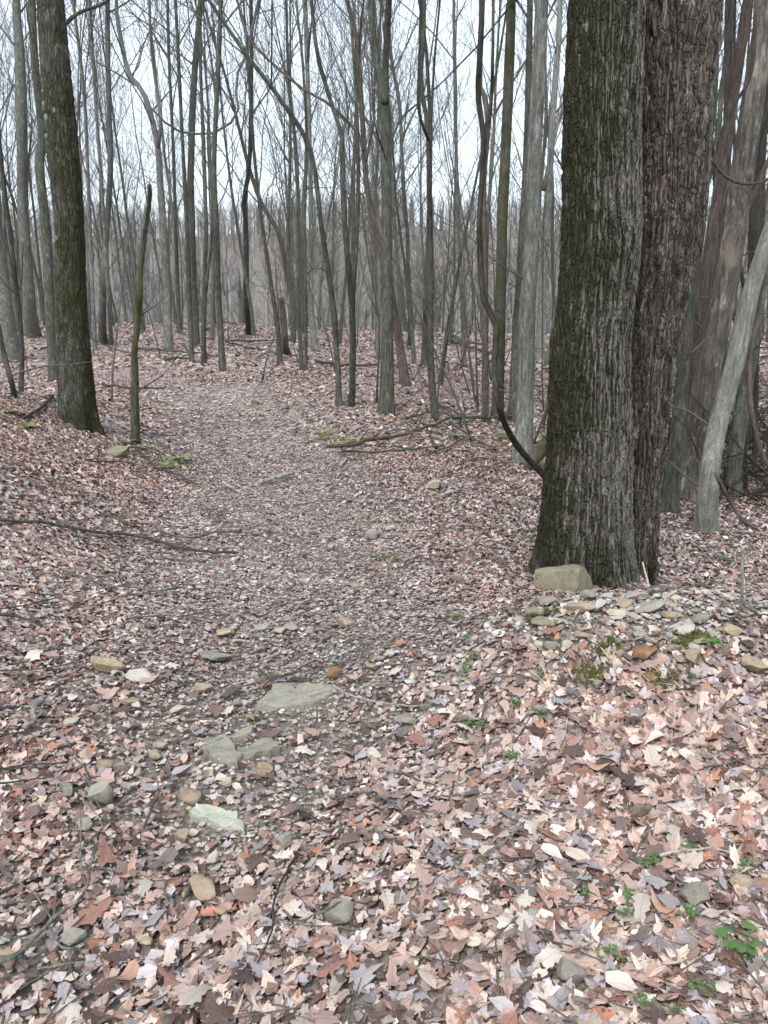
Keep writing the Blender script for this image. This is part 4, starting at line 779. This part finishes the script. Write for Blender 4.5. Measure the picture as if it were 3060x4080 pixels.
SD = [
 ('big grey-green boulder against the foot of the double trunk', 2250, 2330, 205, 110, 'moss', 0), ('broad tan rock lowest left of the mound below the boulder', 2319, 2430, 128, 56, 'tan', 1),
 ('yellowish mossy rock at the left end of the mound', 2138, 2448, 110, 50, 'moss', 1), ('grey mossy rock in front of the yellowish mossy one', 2180, 2485, 110, 40, 'moss', 1),
 ('long grey-green rock at the double trunk foot, right', 2584, 2430, 140, 50, 'green', 1), ('cream flat rock left of the long grey-green one', 2464, 2450, 82, 28, 'cream', 1),
 ('tan wedge rock right of the long grey-green one', 2669, 2463, 66, 44, 'tan', 0), ('grey rock with dark hole on the right of the mound', 2801, 2472, 82, 40, 'grey', 0),
 ('broad pale rock on the right of the mound', 2723, 2517, 98, 44, 'pale', 1), ('brown-grey rock at the far right of the mound', 2922, 2517, 82, 44, 'tan', 0),
 ('orange-brown blocky rock in the middle of the mound', 2572, 2614, 92, 62, 'brown', 0), ('upright tan rock with dark side, right of the orange-brown one', 2765, 2636, 80, 80, 'tan', 0),
 ('small orange rock below the orange-brown block', 2596, 2710, 66, 34, 'brown', 0), ('cream oval stone below the mound', 2458, 2660, 48, 34, 'cream', 0),
 ('pale small stone, leftmost in the row of three', 2150, 2578, 42, 30, 'pale', 0), ('grey-green stone, middle in the row of three', 2199, 2584, 56, 34, 'green', 0), ('pale stone, rightmost in the row of three', 2259, 2578, 46, 32, 'pale', 0),
 ('lone grey stone in leaves below the mound', 2379, 2740, 46, 40, 'grey', 0), ('large tan rock cut by the right edge', 3024, 2668, 120, 70, 'tan', 0), ('greenish stone above the upright tan rock', 2687, 2592, 56, 36, 'green', 0),
 ('long mossy rock right of the crooked stick', 2807, 2554, 95, 40, 'moss', 1), ('slanting tan stone left of the crooked stick', 2319, 2541, 62, 30, 'tan', 0), ('grey stone above the yellowish mossy rock', 2180, 2400, 80, 34, 'grey', 1),
 ('tan rock behind the cream flat one', 2494, 2413, 90, 36, 'tan', 1), ('small mossy stone mid mound', 2410, 2483, 52, 26, 'moss', 0), ('grey stone right of the flat tan slab', 2352, 2381, 70, 30, 'grey', 0),
 ('small tan stone above the orange-brown block', 2560, 2549, 50, 28, 'tan', 0), ('pale stone low at the right of the mound', 2952, 2560, 62, 26, 'pale', 1),
 ('rounded tan stone touching the mint-green slab', 748, 3193, 98, 78, 'tan', 0), ('round tan stone below the V-shaped slab', 1053, 3082, 64, 48, 'tan', 0), ('bright bluish-white stone right of the slabs', 1490, 3018, 68, 48, 'pale', 0),
 ('roundish grey stone half buried in the foreground leaves', 1131, 3368, 64, 60, 'grey', 0), ('dark grey flat stone right of the largest slab', 1616, 2880, 86, 44, 'grey', 1), ('orange-brown stone behind the largest slab', 1333, 2693, 60, 36, 'brown', 0),
 ('pale green stone, upper of a pair right of the track middle', 1508, 2630, 54, 22, 'green', 1), ('tan-grey stone, lower of a pair right of the track middle', 1478, 2668, 56, 30, 'tan', 1), ('long slanting green-grey stone in the left half of the track', 851, 2627, 128, 50, 'green', 1),
 ('tan stone left of the largest slab', 808, 2753, 62, 46, 'tan', 0), ('small dark grey stone left of the largest slab', 941, 2813, 46, 26, 'grey', 0), ('tiny white pebble-like stone beside the small dark one', 974, 2812, 30, 18, 'pale', 0),
 ('flat tan stone up the track, leftmost of a loose row', 887, 2532, 82, 36, 'tan', 1), ('grey-green flat stone second in the loose row', 1044, 2511, 72, 24, 'green', 1), ('pale oval stone third in the loose row', 1116, 2525, 50, 20, 'cream', 0), ('grey stone fourth in the loose row', 1164, 2511, 60, 32, 'green', 0),
 ('small white stone in the loose row, rightmost', 1236, 2525, 32, 18, 'pale', 0), ('square yellowish stone in the middle of the track', 1374, 2495, 86, 50, 'tan', 0), ('grey slab-like stone farther up the track', 1482, 2138, 62, 36, 'green', 0),
 ('cream stone right of the track near the fallen branch', 1732, 1943, 52, 44, 'cream', 0), ('small grey stone beside the cream stone', 1772, 1945, 26, 22, 'grey', 0), ('tan flat stone up the track', 1458, 2060, 38, 22, 'tan', 1), ('white flat stone right of the grey slab-like one', 1558, 2111, 42, 18, 'pale', 1),
 ('pointed grey stone standing in leaves right of the track', 1823, 2314, 48, 38, 'green', 0), ('low grey stone in the track middle', 1410, 2338, 46, 20, 'grey', 1), ('big angular tan rock at left', 416, 2664, 142, 80, 'tan', 0), ('flat pale grey stone right of the big tan rock', 551, 2702, 104, 42, 'pale', 1),
 ('flat tan stone below the pale grey one', 482, 2775, 66, 26, 'tan', 1), ('tan stone in dirt, lower of two below the pale grey one', 512, 2813, 74, 36, 'tan', 0), ('yellowish stone in dirt at left', 362, 2838, 60, 34, 'tan', 0), ('bluish oval pebble in dirt at left', 545, 2823, 42, 24, 'pale', 0),
 ('cream stone left of the V-shaped slab', 700, 2838, 64, 28, 'cream', 1), ('pinkish pale stone at left', 283, 2889, 66, 30, 'cream', 1), ('yellow-orange faced stone left of the V-shaped slab', 615, 3019, 62, 36, 'tan', 0), ('grey stone right above the yellow-orange one', 638, 2982, 66, 26, 'grey', 1),
 ('tan-grey stone, left of a pair below the dirt', 416, 3058, 70, 44, 'tan', 0), ('grey stone, right of a pair below the dirt', 478, 3072, 62, 38, 'grey', 0), ('grey-green stone ringed by a pale root', 265, 3160, 56, 70, 'green', 0), ('layered grey-green stone right of the root', 392, 3188, 92, 92, 'green', 0),
 ('small cream stone above the rounded tan stone', 904, 3130, 38, 32, 'cream', 0), ('tan oval stone below the mint-green slab', 723, 3347, 50, 54, 'tan', 0), ('small grey stone near the left sticks', 217, 2945, 38, 26, 'grey', 0), ('white stone between the left black sticks', 169, 3064, 42, 30, 'pale', 0),
 ('grey stone half hidden in leaves at lower left', 329, 3304, 62, 36, 'grey', 1), ('angular tan-grey stone in the foreground leaves', 811, 3566, 122, 96, 'tan', 0), ('grey-green stone under the forked corner branch', 286, 3764, 96, 66, 'green', 0), ('tan stone cut by the left edge at the bottom', 18, 3842, 84, 76, 'tan', 0),
 ('flat grey-green stone in the middle foreground', 1356, 3660, 116, 76, 'green', 1), ('small tan stone right of the angular foreground stone', 885, 3651, 46, 32, 'tan', 0), ('small grey-tan stone farther right of the angular one', 977, 3688, 46, 32, 'tan', 0), ('small tan stone in leaves at lower left', 581, 3771, 52, 32, 'tan', 0),
 ('blocky grey stone at the right foreground', 2766, 3594, 128, 108, 'grey', 0), ('squarish grey stone at the bottom right of centre', 2268, 3912, 142, 112, 'grey', 0), ('brownish stone at the right edge foreground', 2959, 3529, 92, 50, 'tan', 0),
 ('mossy brown rock at the foot of the dead snag', 470, 1812, 98, 48, 'moss', 0), ('tan stone on the far side of the track bend', 1020, 1606, 42, 22, 'tan', 0), ('mossy stone by the track bend', 1138, 1627, 36, 18, 'moss', 0), ('grey stone by the track bend', 1189, 1633, 32, 18, 'grey', 0),
]
for lab, x, y, w, h, c, fl in SD:
    st = stone(lab, x, y, w, h, c, bool(fl), group='rocks of the stony mound' if (y < 2720 and x > 2100) else 'loose stones on the track')
    if lab.startswith('big grey-green boulder'): st.location.y = YA - .36; st.location.z = float(H(st.location.x, YA - .36)) + .045; st.scale = (1.05, .9, 1.7)
# gravel: too many to count
rng = np.random.default_rng(31)
bm = bmesh.new(); bmesh.ops.create_icosphere(bm, subdivisions=1, radius=1); bmesh.ops.triangulate(bm, faces=bm.faces)
GV = np.array([v.co[:] for v in bm.verts]); GF = np.array([[v.index for v in f.verts] for f in bm.faces]); bm.free()
n = 46000; gy = 1.2 + 9 * rng.uniform(size=n) ** 1.4; gx = rng.uniform(-1, 1, n) * (.55 * gy + .7); keep = rng.uniform(size=n) < dirt(gx, gy) ** 1.3 * .95 + .03; gx, gy = gx[keep][:8000], gy[keep][:8000]; gx = np.concatenate([gx, rng.normal(1.15, .50, 1500)]); gy = np.concatenate([gy, rng.normal(3.12, .20, 1500)]); n = len(gx)
s = .003 + .012 * rng.uniform(size=n) ** 3.0 + .0006 * gy; s[-1500:] = .004 + .030 * rng.uniform(size=1500) ** 3.2; V = np.repeat(GV[None], n, 0) * (1 + .35 * rng.normal(size=(n, len(GV), 1)).clip(-1, 1)) * s[:, None, None] * np.array([1, .8, .42]); a = rng.uniform(0, 6.28, n)
ca, sa = np.cos(a)[:, None], np.sin(a)[:, None]; V = np.stack([V[..., 0] * ca - V[..., 1] * sa + gx[:, None], V[..., 0] * sa + V[..., 1] * ca + gy[:, None], V[..., 2] + (H(gx, gy) + s * .2 - .004)[:, None]], -1)
Fg = (GF[None] + (np.arange(n) * len(GV))[:, None, None]).reshape(-1, 3)
pal = np.array([(.36, .31, .25), (.42, .39, .34), (.30, .29, .27), (.46, .45, .43), (.26, .22, .17)]); cg = np.repeat(pal[rng.integers(0, 5, n)] * rng.uniform(.7, 1.1, (n, 1)), len(GV), 0)
mg = NT('gravel_stone'); ga = mg.n('ShaderNodeVertexColor', layer_name='col')
tag(link('gravel', mesh('gravel', V.reshape(-1, 3), [Fg], cg, False), mg.done(ga.outputs[0], .85, .2)), 'small gravel and pebbles scattered over the bare track', 'gravel', kind='stuff')

# ------------------------------------------------------------------ leaf litter
def maple(n=5):
    P = []
    for k, (a, l) in enumerate(((-150, .55), (-95, .85), (-45, .9), (0, 1.0), (45, .9), (95, .85), (150, .55))):
        for da, f in ((-25, .66), (-13, .92), (8, 1.)): P.append((math.sin(R(a + da)) * l * f * .62, math.cos(R(a + da)) * l * f * .62))
    return np.array(P)
def oak():
    P = []; side = [(.08, -.55), (.20, -.36), (.17, -.22), (.33, -.05), (.25, .06), (.38, .22), (.27, .32), (.27, .48), (.12, .58)]
    return np.array([(0, -.62)] + side + [(0, .66)] + [(-x, y) for x, y in side[::-1]])
def ovate(): return np.array([(0, -.55), (.2, -.35), (.3, -.05), (.22, .25), (.08, .5), (0, .62), (-.08, .5), (-.22, .25), (-.3, -.05), (-.2, -.35)])
def frag(): return np.array([(-.3, -.3), (.2, -.36), (.4, -.05), (.25, .3), (-.1, .4), (-.38, .1)])
def quad(): return np.array([(-.4, -.28), (.38, -.32), (.42, .3), (-.35, .34)])
SHAPES = [maple(), oak(), ovate(), frag(), quad()]
def leaf_batch(x, y, size, shape, rng, tilt, lift, curl):
    """all leaves of one outline: a fan about the midrib, curled and tilted"""
    n = len(x); O = SHAPES[shape]; k = len(O); w = rng.uniform(.75, 1.2, (n, 1))
    jit = 1 + rng.normal(0, .16, (n, k)).clip(-.4, .4); lx = O[None, :, 0] * w * jit; ly = O[None, :, 1] * jit
    c1 = rng.normal(0, curl, (n, 1)); c2 = rng.normal(.25 * curl, curl, (n, 1)); c3 = rng.normal(0, curl * .8, (n, 1))
    lz = c1 * lx ** 2 * 2.2 + c2 * ly ** 2 * 1.6 + c3 * lx * ly * 1.6 + rng.normal(0, .035, (n, k)) * (curl / .4)
    L = np.concatenate([np.stack([lx, ly, lz], -1), np.zeros((n, 1, 3))], 1) * size[:, None, None]
    a = rng.uniform(0, 6.283, n)[:, None]; X_ = L[..., 0] * np.cos(a) - L[..., 1] * np.sin(a); Y_ = L[..., 0] * np.sin(a) + L[..., 1] * np.cos(a); Z_ = L[..., 2]
    t1 = np.tan(rng.normal(0, tilt, n).clip(-.6, .6))[:, None]; t2 = np.tan(rng.normal(0, tilt, n).clip(-.6, .6))[:, None]
    e = .06; h0 = H(x, y); sx = (H(x + e, y) - h0) / e; sy = (H(x, y + e) - h0) / e
    fl = 1 - .40 * trod(x, y)[:, None]; Z_ = Z_ * fl; t1 = t1 * fl; t2 = t2 * fl
    Z_ = Z_ + X_ * (t1 + sx[:, None]) + Y_ * (t2 + sy[:, None])
    Z_ = Z_ - np.minimum(Z_.min(1, keepdims=True), 0) * .55
    V = np.stack([X_ + x[:, None], Y_ + y[:, None], Z_ + (h0 + lift)[:, None]], -1)
    jj = np.arange(k); Fc = np.stack([jj, (jj + 1) % k, np.full(k, k)], 1)
    global LASTLOC; LASTLOC = np.concatenate([np.stack([lx, ly], -1), np.zeros((n, 1, 2))], 1).reshape(-1, 2)
    return V.reshape(-1, 3), (Fc[None] + (np.arange(n) * (k + 1))[:, None, None]).reshape(-1, 3), k + 1
PALA = np.array(LEAFC)
def leaf_cols(x, y, rng):
    n = len(x); c = PALA[rng.choice(len(PALA), n, p=LEAFP)] * rng.uniform(.45, 1.03, (n, 1))
    red = (np.clip(noise(x / 1.3, y / 1.3, 0, 41) * .5 + .35, 0, 1) * (1 - trod(x, y)))[:, None]      # drifts of browner or greyer leaves
    c = c * (1 + red * np.array([.08, -.07, -.13])) ; 
    tr = .30 * trod(x, y)[:, None]; c = c * (1 - tr) + tr * (c.mean(1, keepdims=True) * .80 + .10) * np.array([1.01, .985, 1.0])      # trodden, weathered grey
    return c * (.92 + .10 * noise(x / .8, y / .8, 0, 42))[:, None]
def free(x, y, rng, keepp=.05):
    m = np.ones(len(x), bool)
    for a, b, rx_, ry_ in STONE_XY: m &= ~(((x - a) / rx_) ** 2 + ((y - b) / ry_) ** 2 < 1)
    return m | (rng.uniform(size=len(x)) < keepp)
rng = np.random.default_rng(101); LV, LF, LC, LL = [], [], [], []; nv = 0
zones = [(1.0, 2.6, 17500, (.024, .074), (.10, .28, .30, .32, 0), .32, .12, .012),
         (2.6, 4.6, 35000, (.021, .056), (.05, .22, .28, .45, 0), .34, .13, .012),
         (4.6, 8.5, 58000, (.024, .054), (0, .06, .24, .50, .20), .48, .22, .014),
         (8.5, 18, 80000, (.034, .075), (0, 0, 0, .40, .60), .34, .26, .02),
         (18, 46, 50000, (.08, .15), (0, 0, 0, 0, 1), .30, .25, .03)]
for y0, y1, n, (s0, s1), probs, curl, tilt, lift in zones:
    u = rng.uniform(size=int(n * 1.35)); y = np.sqrt(y0 ** 2 + u * (y1 ** 2 - y0 ** 2)); x = rng.uniform(-1, 1, len(y)) * (.54 * y + .75)
    m = rng.uniform(size=len(x)) > dirt(x, y) * .82; m &= free(x, y, rng); x, y = x[m][:n], y[m][:n]
    size = (s0 + (s1 - s0) * rng.uniform(size=len(x)) ** 1.8) * (1 - .30 * dirt(x, y)) * (1 - .32 * trod(x, y)); sh = rng.choice(5, len(x), p=np.array(probs))
    for k in range(5):
        q = sh == k
        if not q.any(): continue
        V, Fc, kk = leaf_batch(x[q], y[q], size[q], k, rng, tilt, rng.uniform(0, lift, q.sum()), curl)
        LV.append(V); LF.append(Fc + nv); LL.append(LASTLOC); nv += len(V); LC.append(np.repeat(leaf_cols(x[q], y[q], rng), kk, 0))
n = 60000; y = np.sqrt(1.0 + rng.uniform(size=n) ** 1.1 * (9.0 ** 2 - 1.0)); x = rng.uniform(-1, 1, n) * (.54 * y + .5); q = free(x, y, rng, .05); x, y = x[q], y[q]
V, Fc, kk = leaf_batch(x, y, (.010 + .020 * rng.uniform(size=len(x)) ** 2) * (1 + .04 * y), 4, rng, .25, rng.uniform(0, .018, len(x)), .4)
LV.append(V); LF.append(Fc + nv); LL.append(LASTLOC); nv += len(V); LC.append(np.repeat(leaf_cols(x, y, rng) * .9, kk, 0))
litter = link('leaf_litter', mesh('leaf_litter', np.vstack(LV), [np.vstack(LF)], np.vstack(LC), True, np.vstack(LL)), M['leaf'])
tag(litter, 'dense litter of dry brown, tan and grey fallen leaves', 'leaves', kind='stuff')
# the 300 leaves that show largest: objects of their own on the ground
LM = []
for k in range(36):
    r2 = np.random.default_rng(500 + k); z = np.zeros(1); k_ = [2, 1, 0, 1, 0, 2][k % 6]; O = SHAPES[k_]
    V, Fc, kk = leaf_batch(z + 0., z + 30., np.array([1.]), k_, r2, .10, z + 0., .30); V = V - np.array([0, 30., float(H(0, 30.))])
    c = PALA[r2.choice(len(PALA), p=LEAFP)] * r2.uniform(.5, .86); LM.append(mesh('leaf', V, [Fc], np.repeat(c[None], len(V), 0), True, LASTLOC))
r2 = np.random.default_rng(9)
n = 0
while n < 300:
    y = math.sqrt(r2.uniform(1.15 ** 2, 3.3 ** 2)); x = r2.uniform(-1, 1) * (.48 * y + .12)
    if r2.uniform() < dirt(x, y) * .7 or not free(np.array([x]), np.array([y]), r2, .05)[0]: continue
    o = link('leaf', LM[n % 36], M['leaf'], ground, (x, y, float(H(x, y)) + .014 + r2.uniform(0, .010))); s = r2.uniform(.045, .085); o.scale = (s, s, s); o.rotation_euler = (r2.normal(0, .10), r2.normal(0, .10), r2.uniform(0, 6.28)); n += 1

# twigs too many to count
rng = np.random.default_rng(45); mb = MB()
for k in range(900):
    y = 1.2 + 10 * rng.uniform() ** 1.3; x = rng.uniform(-1, 1) * (.52 * y + .3); a = rng.uniform(0, 6.28); L = rng.uniform(.05, .30) * (1 + .06 * y)
    P = shoot(np.array([x, y, 0]), np.array([math.cos(a), math.sin(a), 0]), L, 4, rng, 0, .18); P[:, 2] = H(P[:, 0], P[:, 1]) + rng.uniform(.012, .024) + rng.normal(0, .003, 5); mb.tube(P, np.linspace(rng.uniform(.0015, .004), .001, 5) * (1 + .05 * y), 4, False)
tag(link('twig_litter', mb.mesh('twig_litter'), M['twig']), 'thin broken twigs scattered through the fallen leaves', 'twigs', kind='stuff')

# ------------------------------------------------------------------ green plants
def blade(mb, p, d, L, w, rng, droop=-.1, n=4):
    P = shoot(p, d, L, n, rng, droop, .08); sd = nrm(np.cross(nrm(d), UPV) + 1e-4); ww = np.array([.5, 1, .85, .5, .06])[:n + 1] * w / 2
    V = np.vstack([P - sd * ww[:, None], P + sd * ww[:, None]]); k = n + 1; i = np.arange(n); mb.put(V, np.stack([i, i + 1, k + i + 1, k + i], 1))
def seedling_mesh(seed, cnt, spread, lw):
    rng = np.random.default_rng(seed); mb = MB()
    for k in range(cnt):
        a = rng.uniform(0, 6.28); p = np.array([math.cos(a), math.sin(a), 0]) * spread * rng.uniform() ** .7; h = rng.uniform(.015, .05)
        top = p + np.array([rng.normal(0, .01), rng.normal(0, .01), h]); mb.tube(np.array([p - UPV * .02, top]), [.0012, .001], 3, False)
        for c in range(rng.integers(3, 6)): b = rng.uniform(0, 6.28); blade(mb, top, np.array([math.cos(b), math.sin(b), .5]), lw * rng.uniform(.7, 1.5), lw * .62, rng, -.15)
    return mb.mesh('sprig', False)
SM = [seedling_mesh(k, 9 + 3 * (k % 3), .055, .022) for k in range(4)]
rngp = np.random.default_rng(4)
SP = [(1880,2640,'beside the track, upper clump left of the mound'),(1850,2690,'just below the upper clump left of the mound'),(1870,2895,'bright and dense, mid right below the mound path edge'),(1915,2912,'touching the bright dense one on its right'),
      (1520,2232,'small, up the middle of the track'),(1570,2240,'second of two up the middle of the track'),(2050,2818,'tiny, between pale leaves right of the dense clump'),(2155,2865,'tiny, farther right of the dense clump'),(1820,2480,'faint, right of the square yellowish stone'),(1860,2560,'faint, above the upper clump left of the mound'),
      (2035,3040,'lone, in brown leaves at mid right'),(2150,2720,'at the low edge of the mound'),(2600,3440,'beside the long pale stick at right'),(2580,3460,'left of the long pale stick'),(2760,3400,'above the blocky grey stone'),(2335,3570,'left of the blocky grey stone, lower'),(2500,3600,'between the blocky grey stone and its left neighbour'),(2495,3660,'below the sprig left of the blocky stone'),(2740,3655,'at the foot of the blocky grey stone'),
      (2385,3850,'right above the squarish grey stone'),(2440,3830,'second right above the squarish grey stone'),(2450,3910,'right of the squarish grey stone'),(2570,4020,'bottom right, left of a pair'),(2680,4050,'bottom right, larger of a pair'),(2795,3965,'right foreground near the leafy plant'),(2960,3480,'by the brownish stone at the right edge'),
      (2840,2580,'on the mound beside the long mossy rock'),(2760,2720,'below the upright tan rock'),(2910,2245,'on the leaves right of the double trunk'),(2870,2240,'left one on the leaves right of the double trunk'),(2960,1950,'far right beyond the pale leaning trunk'),(2110,2150,'left of the double trunk foot')]
for k, (x, y, ph) in enumerate(SP):
    p, t = hit(x, y); o = link('seedling_clump', SM[k % 4], M['green'], None, (p[0], p[1], p[2] + .012)); s = rngp.uniform(.30, .56) * (1 + .10 * (p[1] - 1.5)); o.scale = (s, s, s * .9); o.rotation_euler = (0, 0, rngp.uniform(0, 6.28))
    tag(o, 'green sprigs ' + ph, 'seedling', 'green sprigs among the leaves')
def fern_mesh(seed, fronds, L, flat=.35):
    rng = np.random.default_rng(seed); mb = MB()
    for f in range(fronds):
        a = rng.uniform(0, 6.28); d = np.array([math.cos(a), math.sin(a), flat * rng.uniform(.4, 1.6)]); P = shoot(np.zeros(3), d, L * rng.uniform(.6, 1.1), 14, rng, -.035, .03); mb.tube(P, np.linspace(.003, .001, 15), 3, False)
        sd = nrm(np.cross(d, UPV))
        for k in range(2, 15):
            w = L * .17 * math.sin(math.pi * (k / 15) ** .75) + .006
            for s_ in (-1, 1): blade(mb, P[k], sd * s_ + nrm(P[k] - P[k - 1]) * .35 + UPV * .1, w, L * .055, rng, -.05, 2 if L < .2 else 4)
    return mb.mesh('fronds', False)
FM = [fern_mesh(1, 7, .34), fern_mesh(2, 9, .28), fern_mesh(3, 6, .40)]
for k, (x, y, s, old, lab) in enumerate([(75,1655,1.0,1,'yellow-green fern, upper, left of the mossy trunk'),(120,1712,1.25,1,'yellowing fern spreading below the upper one at left'),(585,1795,.8,0,'green fern at the foot of the dead snag'),(505,1775,.7,1,'yellow-green fern left of the snag foot'),(693,1842,1.2,0,'flat fern fronds right of the mossy brown rock'),
        (665,1875,.8,1,'yellow fern below the flat fronds'),(1275,1738,1.1,1,'yellow-green fern in the row left of the fallen branch'),(1330,1752,1.0,1,'middle fern in the row left of the fallen branch'),(1380,1766,.9,1,'right fern in the row left of the fallen branch'),(1087,1496,1.1,0,'bright fern below the yellow-topped snag'),(1055,1490,.8,1,'yellowish fern next to the bright one by the snag'),
        (1834,1746,.8,0,'green fern under the twigs of the fallen branch'),(2000,1755,1.0,0,'fern beside the purple-grey trunk'),(1960,1800,.8,0,'low fern in front of the purple-grey trunk'),(800,1490,1.2,1,'fern at the foot of the slim left trees'),(410,1450,1.1,0,'fern right behind the left mossy trunk'),(2160,1830,.9,1,'yellow moss-like fern by the double trunk root')]):
    p, t = hit(x, y); o = link('fern', FM[k % 3], M['fernold' if old else 'fern'], None, (p[0], p[1], p[2] + .03)); s *= .75; o.scale = (s, s, s); o.rotation_euler = (0, 0, k * 1.3); o.material_slots[0].link = 'OBJECT'; o.material_slots[0].material = M['fernold' if old else 'fern']
    tag(o, lab, 'fern', 'ferns on the forest floor')
# leafy plant at the right bottom
p, t = hit(2985, 3860); rng = np.random.default_rng(2); pl = empty('leafy_plant', p, 'green plant with rounded leaves at the bottom right edge', 'plant'); 
for k in range(10):
    a = rng.uniform(0, 6.28); r_ = rng.uniform(.01, .075); q = np.array([math.cos(a) * r_, math.sin(a) * r_, rng.uniform(.03, .09)]); mb = MB(); mb.tube(np.array([[q[0] * .3, q[1] * .3, -.02], q]), [.0018, .0012], 4, False); link('stem', mb.mesh('stem'), M['green'], pl)
    O = ovate() * np.array([1.25, .95]); s = rng.uniform(.026, .044); V = np.concatenate([np.stack([O[:, 0], O[:, 1], -.5 * O[:, 0] ** 2 - .25 * O[:, 1] ** 2], 1), [[0, 0, 0.04]]]) * s; b = rng.uniform(0, 6.28); V = np.stack([V[:, 0] * math.cos(b) - V[:, 1] * math.sin(b), V[:, 0] * math.sin(b) + V[:, 1] * math.cos(b), V[:, 2] + V[:, 0] * rng.normal(0, .3)], 1) + q
    jj = np.arange(10); link('leaf', mesh('leaf', V, [np.stack([jj, (jj + 1) % 10, np.full(10, 10)], 1)], None, True), M['green'], pl)
# dry grass tufts and moss cushions on the mound
for k, (x, y, ph) in enumerate([(2215,2770,'left below the mound'),(2720,2760,'at right below the upright tan rock'),(2250,2850,'in leaves below the left tuft')]):
    rng = np.random.default_rng(70 + k); mb = MB(); p, t = hit(x, y)
    for b in range(9): a = rng.uniform(0, 6.28); blade(mb, np.array([rng.normal(0, .012), rng.normal(0, .012), -.01]), np.array([math.cos(a), math.sin(a), 1.3]), rng.uniform(.09, .2), .004, rng, -.28)
    tag(link('grass_tuft', mb.mesh('blades', False), M['straw'], None, p), 'tuft of bleached dry grass ' + ph, 'grass', 'dry grass tufts')
for k, (x, y, w, ph) in enumerate([(2170,2455,70,'on the yellowish rock at the left of the mound'),(2745,2562,90,'beside the long mossy rock on the mound'),(2420,2590,60,'in the middle of the mound dirt'),(2330,2712,80,'low on the left slope of the mound'),(2625,2728,80,'below the small orange rock'),(2155,1875,60,'at the root of the double trunk'),(1010,2880,24,'in the notch of the V-shaped slab')]):
    rng = np.random.default_rng(80 + k); p, t = hit(x, y); wm = w * t / F / 2; mb = MB()
    for b in range(2600):
        a = rng.uniform(0, 6.28); q = wm * 1.5 * math.sqrt(rng.uniform()); pp = np.array([math.cos(a) * q * 1.5, math.sin(a) * q * .8, 0])
        if float(noise((p[0] + pp[0]) / (wm * .5), (p[1] + pp[1]) / (wm * .5), 0, 90 + k)) + .9 * (1 - q / (wm * 1.5)) < .55: continue
        pp[2] = float(H(p[0] + pp[0], p[1] + pp[1])) - p[2] + rng.uniform(-.004, .008)
        L = rng.uniform(.004, .012); d = nrm(rng.normal(0, .6, 3) + UPV); sd = nrm(np.cross(d, rng.normal(0, 1, 3))) * .0035; mb.put(np.array([pp - sd, pp + sd, pp + d * L]), None, [[0, 1, 2]])
    tag(link('moss_cushion', mb.mesh('moss_cushion', False), M['moss'], None, p + np.array([0, 0, .012])), 'yellow-green moss cushion ' + ph, 'moss', 'moss cushions')

# ------------------------------------------------------------------ the damp air between the trees
hm = bpy.data.materials.new('haze'); hm.use_nodes = True; ht = hm.node_tree; ht.nodes.clear(); ho = ht.nodes.new('ShaderNodeOutputMaterial'); hv = ht.nodes.new('ShaderNodeVolumePrincipled')
hv.inputs['Color'].default_value = (1, 1, 1, 1); hv.inputs['Density'].default_value = .0003; ht.links.new(hv.outputs[0], ho.inputs['Volume'])
x0, x1, y0, y1, z0, z1 = -425, 425, -12, 525, -24, 46
HV = np.array([(x, y, z) for z in (z0, z1) for y in (y0, y1) for x in (x0, x1)])
hz = link('haze', mesh('haze', HV, [np.array([(0,2,3,1),(4,5,7,6),(0,1,5,4),(2,6,7,3),(0,4,6,2),(1,3,7,5)])]), hm)
tag(hz, 'thin pale haze hanging in the far woods', 'haze', kind='stuff')
